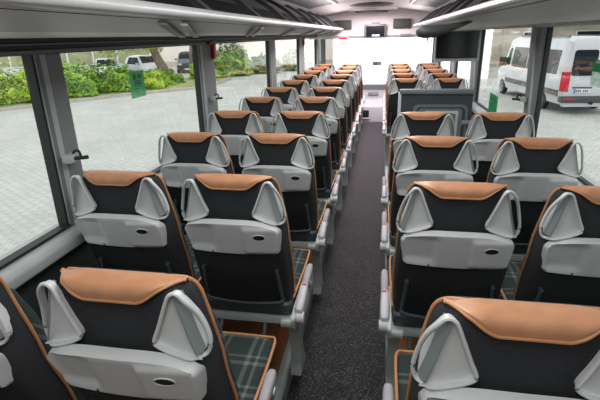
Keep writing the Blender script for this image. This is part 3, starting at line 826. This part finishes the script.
for s in (-1, 1):
    t = thing('wing_mirror', 'tall exterior mirror with two grey heads outside the %s front corner' % ('left' if s < 0 else 'right'), 'mirror', (s * 1.29, YF + .25, 0))
    P('mirror_arm', tube(NB(), smooth_path([(-s * .05, -.22, Zr(.12)), (s * .10, .05, Zr(.13)), (s * .11, .10, Zr(0)), (s * .11, .10, Zr(-.45))], 4), .022, 8), 'rib_dark', t)
    P('upper_head', box(NB(), s * .02, s * .20, .02, .12, Zr(-.22), Zr(-.04), .03), 'mirror_grey', t)
    P('lower_head', box(NB(), s * .02, s * .20, .02, .12, Zr(-.50), Zr(-.30), .03), 'mirror_grey', t)

# coat hooks on the pillars
def coat_hook(x, y, z, s, lab):
    t = thing('coat_hook', lab, 'hook', (x, y, z))
    P('hook_base', box(NB(), min(0, -s * .04), max(0, -s * .04), -.035, .03, -.014, .02, .006), 'sill_grey', t)
    P('hook_arm', tube(NB(), smooth_path([(-s * .025, -.012, .003), (-s * .045, .0, .002), (-s * .065, .010, .002), (-s * .085, .018, .004)], 4), .008, 8), 'rubber', t)
    P('hook_loop', tube(NB(), smooth_path([(-s * .03, .0, .006), (-s * .034, .005, .028), (-s * .052, .01, .030), (-s * .056, .012, .006)], 4), .005, 7), 'rubber', t)
coat_hook(-1.135, 1.60, Zr(-.452), -1, 'grey and black coat hook on the nearest left window pillar')
coat_hook(1.12, 3.42, Zr(-.455), 1, 'black coat hook on the right window pillar in front of the van')
coat_hook(-1.135, 3.27, Zr(-.43), -1, 'black coat hook on the second left window pillar')
# emergency hammers
for y, lab in ((3.32, 'red emergency hammer hanging at the top of the second left window pillar'), (7.42, 'small red emergency hammer on the far left window pillar')):
    t = thing('emergency_hammer', lab, 'hammer', (-1.136, y, Zr(0)))
    P('hammer_bracket', box(NB(), 0, .03, -.07, .09, -.045, -.022, .005), 'rubber', t)
    P('hammer_handle', box(NB(), .002, .028, .03, .085, -.15, -.04, .01), 'red_plastic', t)
    P('hammer_head', box(NB(), .002, .03, -.06, -.02, -.05, -.025, .006), 'red_plastic', t)

# green stickers on the right glass; on the left a painted sticker reflection
def sticker(x, y0, y1, z0, z1, lab, marks, mats, s):
    t = thing('exit_sticker', lab, 'sticker', (x, (y0 + y1) / 2, (z0 + z1) / 2)); h, w = (z1 - z0) / 2, (y1 - y0) / 2
    P('sticker_face', box(NB(), -.002, .002, -w, w, -h, h), mats[0], t, False)
    b = NB()
    for (a, c, e, g) in marks: box(b, -.0035 if s > 0 else .0015, -.0015 if s > 0 else .0035, a * w, c * w, e * h, g * h)
    P('pictogram', b, mats[1], t, False)
MK = [(-.55, -.2, .35, .8), (.1, .6, .45, .75), (-.5, .55, .02, .14), (-.5, .4, -.14, -.06), (-.3, .5, .2, .3), (-.55, .2, -.34, -.28)]
sticker(1.1725, 4.42, 4.74, Zr(-.78), Zr(-.56), 'green exit sticker standing low on the right window beside the partition', MK, ('sticker_green', 'sticker_ink'), 1)
MK2 = [(-.6, -.1, .3, .8), (.1, .6, .5, .8), (-.6, .6, -.1, .1), (-.6, .4, -.4, -.3), (-.6, .5, -.7, -.6)]
sticker(1.1725, 2.43, 2.58, Zr(-.20), Zr(-.145), 'green and white exit sticker on the right window before the van rear', MK2[:2], ('sticker_green', 'plate_white'), 1)
sticker(1.1725, 2.43, 2.58, Zr(-.27), Zr(-.202), 'pale green text sticker under the exit sticker before the van rear', MK2[2:], ('film_pale', 'film_pale'), 1)
sticker(-1.1725, 2.23, 2.38, Zr(-.295), Zr(-.158), 'translucent green film as a painted sticker reflection on the left window before the hedge', MK, ('reflection_green', 'sticker_ink'), -1)  # film stands in for the right-hand sticker mirrored in this glass

# ------------------------------------------------------------------ outdoors
b = NB(); box(b, -90, 90, -40, 120, GROUND - .1, GROUND); o = struct('ground', b, 'paving', False)
KL = [(-26, 2), (-15.8, 16.6), (-14.4, 19.3), (-12.8, 21.9), (-10.6, 24.6), (-9.9, 27.5), (-10.2, 31)]
b = NB(); rr = []
for i, (x, y) in enumerate(KL):
    p = Vector((x, y)); d = (Vector(KL[min(i + 1, len(KL) - 1)]) - Vector(KL[max(i - 1, 0)])).normalized(); n_ = Vector((-d.y, d.x))
    q = p + n_ * .16; rr.append([(p.x, p.y, GROUND - .05), (p.x, p.y, GROUND + .13), (q.x, q.y, GROUND + .13), (q.x, q.y, GROUND - .05)])
o = P('kerb', loft(b, rr), 'kerb_stone', None, False); o['kind'] = 'structure'
b = NB(); ins = []
outer = [(-40, 12), (-30, 24), (-22, 33), (-18, 36), (-14, 37), (-11, 36)]
loft(b, [[(x - .1, y + .1, GROUND + .10 ) for x, y in KL], [(x, y, GROUND + .14) for x, y in [(-33, 8), (-22, 20.5), (-19.5, 24), (-17, 27.5), (-14, 30), (-12.5, 32), (-11.5, 34)]]], False)
o = P('lawn', b, 'lawn', None, False); o['kind'] = 'structure'

def shrub(x, y, rx, ry, h, mat, label, group, n=3600, leaf=.115, name='hedge_shrub', zb=GROUND + .1):
    b = NB(); rnd = random.Random(int(x * 100 + y * 1000))
    ph = [rnd.uniform(0, 6.28) for _ in range(6)]
    for i in range(n):
        a = rnd.uniform(0, 2 * PI); u = rnd.random() ** .6
        el = math.asin(rnd.uniform(-.15, 1))
        lump = 1 + .16 * math.sin(3 * a + ph[0]) + .12 * math.sin(5 * a + ph[1] + 4 * el) + .10 * math.sin(9 * el + ph[2] + 2 * a)
        R = lump * (1 - .25 * rnd.random() ** 2)
        px, py, pz = rx * R * math.cos(el) * math.cos(a), ry * R * math.cos(el) * math.sin(a), h * (max(0, R * math.sin(el)) * .93 + .07 + .05 * rnd.random())
        d = Vector((rnd.gauss(0, 1), rnd.gauss(0, 1), rnd.gauss(.5, 1))).normalized()
        d = (d + Vector((px / rx, py / ry, pz / h + .3))).normalized()
        e = d.cross(Vector((rnd.gauss(0, 1), rnd.gauss(0, 1), rnd.gauss(0, 1)))).normalized(); g = d.cross(e)
        l = leaf * rnd.uniform(.6, 1.3); c = Vector((px, py, pz))
        b.faces.new([b.verts.new(c + e * l), b.verts.new(c + g * l * .45), b.verts.new(c - e * l * .8), b.verts.new(c - g * l * .45)])
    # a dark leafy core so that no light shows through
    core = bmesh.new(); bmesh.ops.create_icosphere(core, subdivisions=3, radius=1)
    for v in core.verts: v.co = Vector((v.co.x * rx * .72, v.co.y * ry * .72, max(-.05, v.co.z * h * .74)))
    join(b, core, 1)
    o = P(name, b, [mat, 'leaf_dark'], None, False); o.location = (x, y, zb)
    return tag(o, label, 'shrub', group)
sh = [(-20.4, 14.3, 2.0, 1.6, 1.25, 'leaf_green', 'bright green hedge shrub at the left edge of the photo'),
      (-18.6, 17.3, 1.7, 1.6, 1.35, 'leaf_lime', 'lime green hedge shrub half hidden by the nearest left pillar'),
      (-17.2, 19.9, 1.6, 1.5, 1.40, 'leaf_lime', 'lime green hedge shrub just right of the nearest left pillar'),
      (-16.2, 22.2, 1.6, 1.5, 1.40, 'leaf_green', 'green hedge shrub in front of the silver car'),
      (-15.0, 24.0, 1.4, 1.3, 1.25, 'leaf_green', 'green hedge shrub left of the translucent green reflection film'),
      (-13.8, 25.3, 1.1, 1.0, .85, 'leaf_lime', 'low lime shrub behind the translucent green reflection film'),
      (-13.9, 27.5, 1.1, 1.0, .75, 'leaf_green', 'low green shrub right of the leaning tree trunk foot')]
for x, y, rx, ry, h, m, lab in sh: shrub(x + .55, y - .45, rx, ry, h, m, lab, 'hedge shrubs outside the left windows')
far = [(-12.0, 31.2, 1.2, 1.2, 1.3, 'leaf_green', 'green bush beyond the second left pillar, left of the row'),
       (-11.0, 34.0, 1.3, 1.2, 1.5, 'leaf_green', 'green bush in the third left window, middle of the row'),
       (-9.2, 36.2, 1.2, 1.1, 1.2, 'leaf_dark', 'darker green bush in the third left window, right of the row'),
       (-13.6, 41.5, 1.7, 1.6, 2.1, 'leaf_dark', 'dark round bush before the pale building beside the red hammer'),
       (-7.0, 39.0, 1.3, 1.2, 1.5, 'leaf_dark', 'dark bush in the fourth left window before the pale building')]
for x, y, rx, ry, h, m, lab in far: shrub(x, y, rx, ry, h, m, lab, 'bushes near the pale building', 1600, .17, 'bush')

def tree(x, y, lean, r, h, crown, lab, mat='leaf_tree'):
    t = thing('tree', lab, 'tree', (x, y, GROUND + .1), 0, 'trees behind the hedge')
    pts = smooth_path([(0, 0, -.1), (lean * .35, 0, h * .3), (lean * .75, .1, h * .65), (lean, .2, h)], 5)
    n_ = len(pts)
    b = tube(NB(), pts, [r * (1.25 - .55 * i / (n_ - 1)) for i in range(n_)], 12)
    tube(b, smooth_path([pts[-3], pts[-1] + Vector((-.9, 0, .7)), pts[-1] + Vector((-1.8, .3, 1.4))], 4), [r * .45] * 5 + [r * .25] * 4, 8)
    tube(b, smooth_path([pts[-3], pts[-1] + Vector((.8, 0, 1.0)), pts[-1] + Vector((1.3, -.3, 2.2))], 4), [r * .5] * 5 + [r * .25] * 4, 8)
    P('trunk', b, 'bark', t)
    b = NB(); rnd = random.Random(int(x * 77))
    for cx, cy, cz, cr, cn in crown:
        for i in range(cn):
            v = Vector((rnd.gauss(0, 1), rnd.gauss(0, 1), rnd.gauss(0, .7))).normalized() * cr * rnd.random() ** .4; c = Vector((cx, cy, cz)) + v
            d = Vector((rnd.gauss(0, 1), rnd.gauss(0, 1), rnd.gauss(0, 1))).normalized(); e = d.orthogonal().normalized(); g = d.cross(e); l = rnd.uniform(.08, .17)
            b.faces.new([b.verts.new(c + e * l), b.verts.new(c + g * l * .5), b.verts.new(c - e * l), b.verts.new(c - g * l * .5)])
    P('foliage', b, mat, t, False)
tree(-15.0, 31.3, -1.1, .33, 2.4, [(-1.0, 0, 2.2, .8, 260), (-2.6, -.6, 2.5, 1.0, 420), (-.6, 0, 3.2, 1.0, 400), (-1.6, .2, 3.8, 1.2, 500), (-3.9, -.8, 2.2, .8, 300)], 'leaning grey-brown tree trunk with pale leaves behind the hedge')
tree(-13.4, 32.0, .1, .22, 3.4, [(.6, .4, 4.4, 1.1, 600), (.7, .3, 3.4, .6, 150)], 'slim upright tree trunk beside the dark parked car')

def vehicle(name, label, cat, loc, rz, L, W, H, hood, col, glass, group=None, van=False):
    """lofted car or van body, +y forward"""
    t = thing(name, label, cat, loc, rz, group)
    w = W / 2
    def section(y, zt, wt, wb, z0):
        return [(-wb * .94, y, z0), (-wb, y, z0 + .12 * H), (-wb, y, H * .45), (-(wb + wt) / 2 - .01, y, (H * .45 + zt) / 2), (-wt, y, zt - .07), (-wt + .12, y, zt), (0, y, zt + .03),
                (wt - .12, y, zt), (wt, y, zt - .07), ((wb + wt) / 2 + .01, y, (H * .45 + zt) / 2), (wb, y, H * .45), (wb, y, z0 + .12 * H), (wb * .94, y, z0)]
    hl = L / 2
    if van: S = [(-hl, H * .93, w * .84, w * .95, .38), (-hl + .10, H * .985, w * .86, w, .36), (-hl + .6, H, w * .87, w, .34), (hl - 1.75, H, w * .87, w, .34), (hl - 1.35, H * .965, w * .86, w, .34), (hl - .85, H * .68, w * .86, w * .99, .34), (hl - .55, H * .50, w * .90, w * .97, .34), (hl - .1, H * .42, w * .82, w * .92, .36), (hl, H * .33, w * .74, w * .84, .38)]
    else: S = [(-hl, H * .55, w * .78, w * .86, .30), (-hl + .15, H * .66, w * .84, w * .95, .26), (-hl + .45, H * .93, w * .70, w * .97, .24), (-hl + .9, H, w * .70, w, .24), (.25, H, w * .70, w, .24), (1.0, H * .68, w * .80, w, .24), (hl - .4, H * .58, w * .80, w * .97, .24), (hl - .06, H * .48, w * .74, w * .9, .26), (hl, H * .36, w * .7, w * .84, .30)]
    P('body', loft(NB(), [section(y, a, c, d, e) for y, a, c, d, e in S]), col, t)
    return t
def wheel(t, x, y, r, wd=.2):
    b = NB(); s = 1 if x > 0 else -1
    rings = [[(x + dx, y + math.cos(q) * rr, r + math.sin(q) * rr) for q in [2 * PI * k / 24 for k in range(24)]] for dx, rr in ((-wd / 2, r * .86), (-wd / 2 + .03, r), (wd / 2 - .03, r), (wd / 2, r * .86))]
    o = P('wheel', loft(b, rings), 'tyre', t)
    rings = [[(x + s * dx, y + math.cos(q) * rr, r + math.sin(q) * rr) for q in [2 * PI * k / 20 for k in range(20)]] for dx, rr in ((wd / 2 - .02, r * .62), (wd / 2 + .008, r * .6), (wd / 2 - .005, r * .3), (wd / 2 + .012, r * .12))]
    P('hub_cap', loft(NB(), rings), 'hub', o)
def side_pane(t, s, quad, xf, mat='car_glass', name='side_window', r=.06):
    pl = rounded(quad, r, 4); P(name, loft(NB(), [[(s * (xf(z) + .012), y, z) for y, z in pl], [(s * (xf(z) - .06), y, z) for y, z in pl]]), mat, t, False)

# the white van outside the right windows
VL, VW, VH = 7.1, 2.0, 2.50
ax = Vector((-.55, 7.0)); rz = -math.atan2(ax.x, ax.y)
fw = Vector((math.sin(-rz), math.cos(-rz))); rt = Vector((fw.y, -fw.x))
rearL = Vector((5.96 + CX, 16.75)); ctr = rearL + fw * VL / 2 + rt * VW / 2
van = vehicle('van', 'white high-roof minibus seen from its rear left corner outside the right windows', 'van', (ctr.x, ctr.y, GROUND), rz, VL, VW, VH, 0, 'van_white', 'car_glass', None, True)
def vx(z): return VW / 2 if z < VH * .45 else VW / 2 - (z - VH * .45) / (VH * .55) * VW / 2 * .13
hl = VL / 2
for s in (-1, 1):
    side_pane(van, s, [(hl - 1.55, 1.32), (hl - 1.12, 1.30), (hl - 1.50, 2.02), (hl - 1.75, 2.06), (hl - 1.75, 1.32)], vx)
    side_pane(van, s, [(hl - 3.60, 1.30), (hl - 1.95, 1.30), (hl - 1.95, 2.10), (hl - 3.60, 2.10)], vx)
    side_pane(van, s, [(-hl + .62, 1.30), (hl - 3.68, 1.30), (hl - 3.68, 2.10), (-hl + .62, 2.10)], vx)
    wheel(van, s * (VW / 2 - .10), hl - 1.05, .36); wheel(van, s * (VW / 2 - .10), -hl + 1.55, .36)
    P('side_moulding', box(NB(), s * (VW / 2 - .02), s * (VW / 2 + .022), -hl + .25, hl - 1.5, .62, .80, .015), 'van_trim', van)
    P('tail_lamp', box(NB(), s * (VW / 2 - .17), s * (VW / 2 + .006), -hl - .015, -hl + .12, .82, 1.40, .03), 'tail_red', van)
    P('wing_mirror', box(NB(), s * (VW / 2), s * (VW / 2 + .22), hl - 1.25, hl - 1.12, 1.30, 1.62, .03), 'van_trim', van)
    P('side_lamp', box(NB(), s * (VW / 2 + .004), s * (VW / 2 + .026), -hl + .55, -hl + .67, .68, .74, .01), 'orange_lamp', van)
    P('roof_rail', box(NB(), s * (VW / 2 - .27), s * (VW / 2 - .22), -hl + .6, hl - 2.2, VH + .01, VH + .05, .01), 'van_trim', van)
P('rear_bumper', box(NB(), -VW / 2 + .0, VW / 2 - .0, -hl - .10, -hl + .22, .42, .64, .05), 'van_trim', van)
P('lower_valance', box(NB(), -VW / 2 + .1, VW / 2 - .1, -hl - .03, -hl + .2, .28, .43, .03), 'van_white', van)
P('rear_reflector', box(NB(), -VW / 2 + .08, -VW / 2 + .5, -hl - .108, -hl - .09, .52, .57, .006), 'tail_red', van)
def ry(z): return -hl + (.03 if z > 1.0 else 0)
for x0, x1 in ((-.80, -.04), (.04, .80)):
    pl = rounded([(x0, 1.30), (x1, 1.30), (x1 * .97, 2.12), (x0 * .97, 2.12)], .10, 4)
    P('rear_window', loft(NB(), [[(x, -hl - .018 , z) for x, z in pl], [(x, -hl + .08, z) for x, z in pl]]), 'car_glass', van, False)
pl = P('number_plate', box(NB(), -.62, -.10, -hl - .03, -hl - .005, .74, .88, .008, 1), 'plate_white', van)
P('plate_band', box(NB(), -.615, -.57, -hl - .034, -hl - .028, .745, .875), 'plate_blue', pl, False)
b = NB(); 
for k, x in enumerate((-.53, -.47, -.41, -.31, -.25, -.19)): box(b, x - .018, x + .018, -hl - .034, -hl - .029, .775, .845)
P('plate_characters', b, 'plate_ink', pl, False)
P('plate_light_bar', box(NB(), -.68, -.06, -hl - .045, -hl, .90, .94, .01), 'van_trim', van)
P('tow_bar', tube(NB(), [(-.05, -hl + .1, .40), (-.05, -hl - .16, .40), (-.05, -hl - .20, .46)], .035, 10), 'rubber', van)
P('door_handle', box(NB(), -.12, -.05, -hl - .035, -hl, 1.08, 1.22, .01), 'van_trim', van)
P('windscreen', loft(NB(), [[(x, hl - .86 + dy, VH * .68 + .02 + dz) for x in (-.8, -.4, 0, .4, .8)] + [(x, hl - 1.33 + dy, VH * .955 + dz) for x in (.75, .35, 0, -.35, -.75)] for dy, dz in ((.03, .02), (-.05, -.05))]), 'car_glass', van, False)

def car(label, px, py, rz, col, H=1.5, L=4.3):
    t = vehicle('car', label, 'car', (px, py, GROUND + .0), rz, L, 1.78, H, 0, col, 'car_glass', 'cars parked beyond the hedge')
    hl = L / 2
    def cx_(z): return .89 if z < H * .45 else .89 - (z - H * .45) / (H * .55) * .89 * .30
    for s in (-1, 1):
        side_pane(t, s, [(-hl + .75, H * .62), (.70, H * .62), (.22, H * .93), (-hl + .95, H * .93)], cx_, r=.08)
        wheel(t, s * .80, hl - .85, .31, .18); wheel(t, s * .80, -hl + .8, .31, .18)
        P('headlamp', box(NB(), s * .45, s * .78, hl - .22, hl - .02, H * .40, H * .48, .03), 'plate_white', t)
        P('wing_mirror', box(NB(), s * .86, s * 1.02, .55, .70, H * .62, H * .70, .02), col, t)
    P('windscreen', loft(NB(), [[(x, .96 + dy, H * .70 + dz) for x in (-.66, 0, .66)] + [(x, .30 + dy, H * .97 + dz) for x in (.55, 0, -.55)] for dy, dz in ((.03, .02), (-.05, -.04))]), 'car_glass', t, False)
    P('grille', box(NB(), -.42, .42, hl - .10, hl + .012, H * .24, H * .36, .02), 'van_trim', t)
    P('number_plate', box(NB(), -.25, .25, hl - .02, hl + .02, H * .18, H * .25, .004, 1), 'plate_white', t)
    return t
car('silver-white car parked behind the tall green hedge shrub', -19.2, 30.4, -2.55, 'car_white')
car('white car parked between the hedge and the leaning tree trunk', -17.6, 33.0, -2.2, 'car_white', 1.6)
car('dark blue car parked beside the slim tree trunk', -16.6, 38.6, -2.75, 'car_dark', 1.65)
car('white car cut off by the left edge of the photo', -23.4, 24.6, -2.3, 'car_white')

# buildings
def building(name, label, x0, x1, y0, y1, h, mat, wins, rz=0, win_mat='car_glass', band=None):
    cx, cy = (x0 + x1) / 2, (y0 + y1) / 2
    t = thing(name, label, 'building', (cx, cy, GROUND), rz)
    hw, hd = (x1 - x0) / 2, (y1 - y0) / 2
    P('wall', box(NB(), -hw, hw, -hd, hd, 0, h), mat, t, False)
    P('roof', box(NB(), -hw - .3, hw + .3, -hd - .3, hd + .3, h, h + .25, .03), 'wall_beige', t)
    for (a, c, z0, z1) in wins:
        f = P('window', box(NB(), a - .07, c + .07, -hd - .05, -hd + .02, z0 - .07, z1 + .07), 'wall_white', t, False)
        P('pane', box(NB(), a, c, -hd - .07, -hd - .03, z0, z1), win_mat, f, False)
    if band: P('plinth', box(NB(), -hw - .03, hw + .03, -hd - .06, hd, 0, band), 'wall_beige', t, False)
    return t
building('hall', 'large pale cream building far beyond the left windows', -24, -3.2, 46, 58, 8.5, 'wall_cream', [(-6.5, -5.2, 2.8, 4.4), (-1.2, .2, 2.8, 4.4), (4.4, 5.8, 2.8, 4.4)], 0, 'wall_beige', .5)
building('glare_building', 'added white building standing in for glare filling the windscreen view', -3.0, 6.5, 30, 40, 9.0, 'wall_white', [(-4.2, -3.2, 4.6, 5.6)], 0, 'wall_white')  # added to make the view ahead blown-out white, lit by its own fill
bg = building('depot', 'beige depot building beyond the white minibus', 9.5, 32, 40, 52, 7.5, 'wall_beige', [(-9.8, -8.0, 1.2, 2.6), (-6.0, -4.0, 1.2, 2.6)], 0)
P('awning', box(NB(), -9.0, 4, -7.6, -5.9, 3.1, 3.5, .05), 'awning_green', bg)
b = NB(); box(b, 0, 55, 0, .35, 0, 3.4, .03); o = P('boundary_wall', b, 'bank_green'); o.location = (-74, 36, GROUND); o.rotation_euler = (0, 0, .42); tag(o, 'long pale green-beige boundary wall behind the parked cars', 'wall')
t = thing('fence', 'white posts and rails in front of the pale boundary wall', 'fence', (-27.5, 25.5, GROUND), .95)
for k in range(7): P('post', box(NB(), k * 1.9 - .05, k * 1.9 + .05, -.05, .05, 0, 2.3, .01), 'plate_white', t)
for z in (.8, 2.0): P('rail', box(NB(), -.05, 11.45, -.02, .02, z, z + .06), 'plate_white', t)

# ------------------------------------------------------------------ light
w = bpy.data.worlds.new('overcast_sky'); SC.world = w; w.use_nodes = True
nt = w.node_tree; bg_ = nt.nodes['Background']
tc = N(nt, 'ShaderNodeTexCoord'); sp = N(nt, 'ShaderNodeSeparateXYZ'); nt.links.new(tc.outputs['Generated'], sp.inputs[0])
r = ramp(nt, [(.0, (.80, .81, .82)), (.5, (.95, .96, .98)), (1, (1.0, 1.0, 1.0))]); nt.links.new(sp.outputs['Z'], r.inputs['Fac']); nt.links.new(r.outputs['Color'], bg_.inputs['Color'])
bg_.inputs['Strength'].default_value = 1.5
def area(name, loc, rot, sx, sy, e, c=(1, 1, 1)):
    l = bpy.data.lights.new(name, 'AREA'); l.shape = 'RECTANGLE'; l.size = sx; l.size_y = sy; l.energy = e; l.color = c
    o = bpy.data.objects.new(name, l); COL.objects.link(o); o.location = loc; o.rotation_euler = rot; return o
for k, y in enumerate((-.2, 1.4, 3.0, 4.6)):
    area('cabin_fill', (0, y, Zr(.42)), (0, 0, 0), .5, 1.3, 16, (1, .985, .97))  # added fill brightening the cabin from out of view
for y in (6.4, 8.0): area('front_pink_fill', (-.1, y, Zr(.37)), (0, 0, 0), .4, 1.0, 55, (1, .86, .90))  # added pink fill that lifts the front header and aisle end
for s, rr in ((-1, 1), (1, -1)):
    for y in (5.6, 7.6): area('ceiling_up_fill', (s * .60, y, Zr(.135)), (PI, math.radians(rr * 12), 0), .06, 1.8, 6.5, (1, .87, .90))  # added upward fill to brighten the front ceiling
fl = area('glare_fill', (.0, 22.0, 6.5), (math.radians(68), 0, 0), 4, 2, 1300, (1, .98, .98)); fl.data.spread = math.radians(80)  # unseen added light that whitens the building ahead of the windscreen
s_ = bpy.data.lights.new('sun', 'SUN'); s_.energy = .5; s_.angle = math.radians(25); s_.color = (1, .97, .92)
o = bpy.data.objects.new('sun', s_); COL.objects.link(o); o.rotation_euler = (math.radians(42), 0, math.radians(20))

# ------------------------------------------------------------------ camera
F_, TH, PS, RO = 450.0, .350, .181, -.023
x1 = Vector((math.cos(PS), math.sin(PS), 0)); fwd = Vector((-math.sin(PS) * math.cos(TH), math.cos(PS) * math.cos(TH), -math.sin(TH)))
up = Vector((-math.sin(PS) * math.sin(TH), math.cos(PS) * math.sin(TH), math.cos(TH)))
R = x1 * math.cos(RO) + up * math.sin(RO); U = -x1 * math.sin(RO) + up * math.cos(RO)
M = Matrix(((R.x, U.x, -fwd.x, CX), (R.y, U.y, -fwd.y, 0), (R.z, U.z, -fwd.z, CZ), (0, 0, 0, 1)))
cam = bpy.data.cameras.new('camera'); cam.sensor_fit = 'HORIZONTAL'; cam.sensor_width = 36; cam.lens = F_ / 600 * 36; cam.clip_start = .05; cam.clip_end = 500
co = bpy.data.objects.new('camera', cam); COL.objects.link(co); co.matrix_world = M; SC.camera = co
SC.view_settings.view_transform = 'Standard'; SC.view_settings.look = 'None'; SC.view_settings.exposure = 0
SC.cycles.use_denoising = True
SC.cycles.transparent_max_bounces = 16
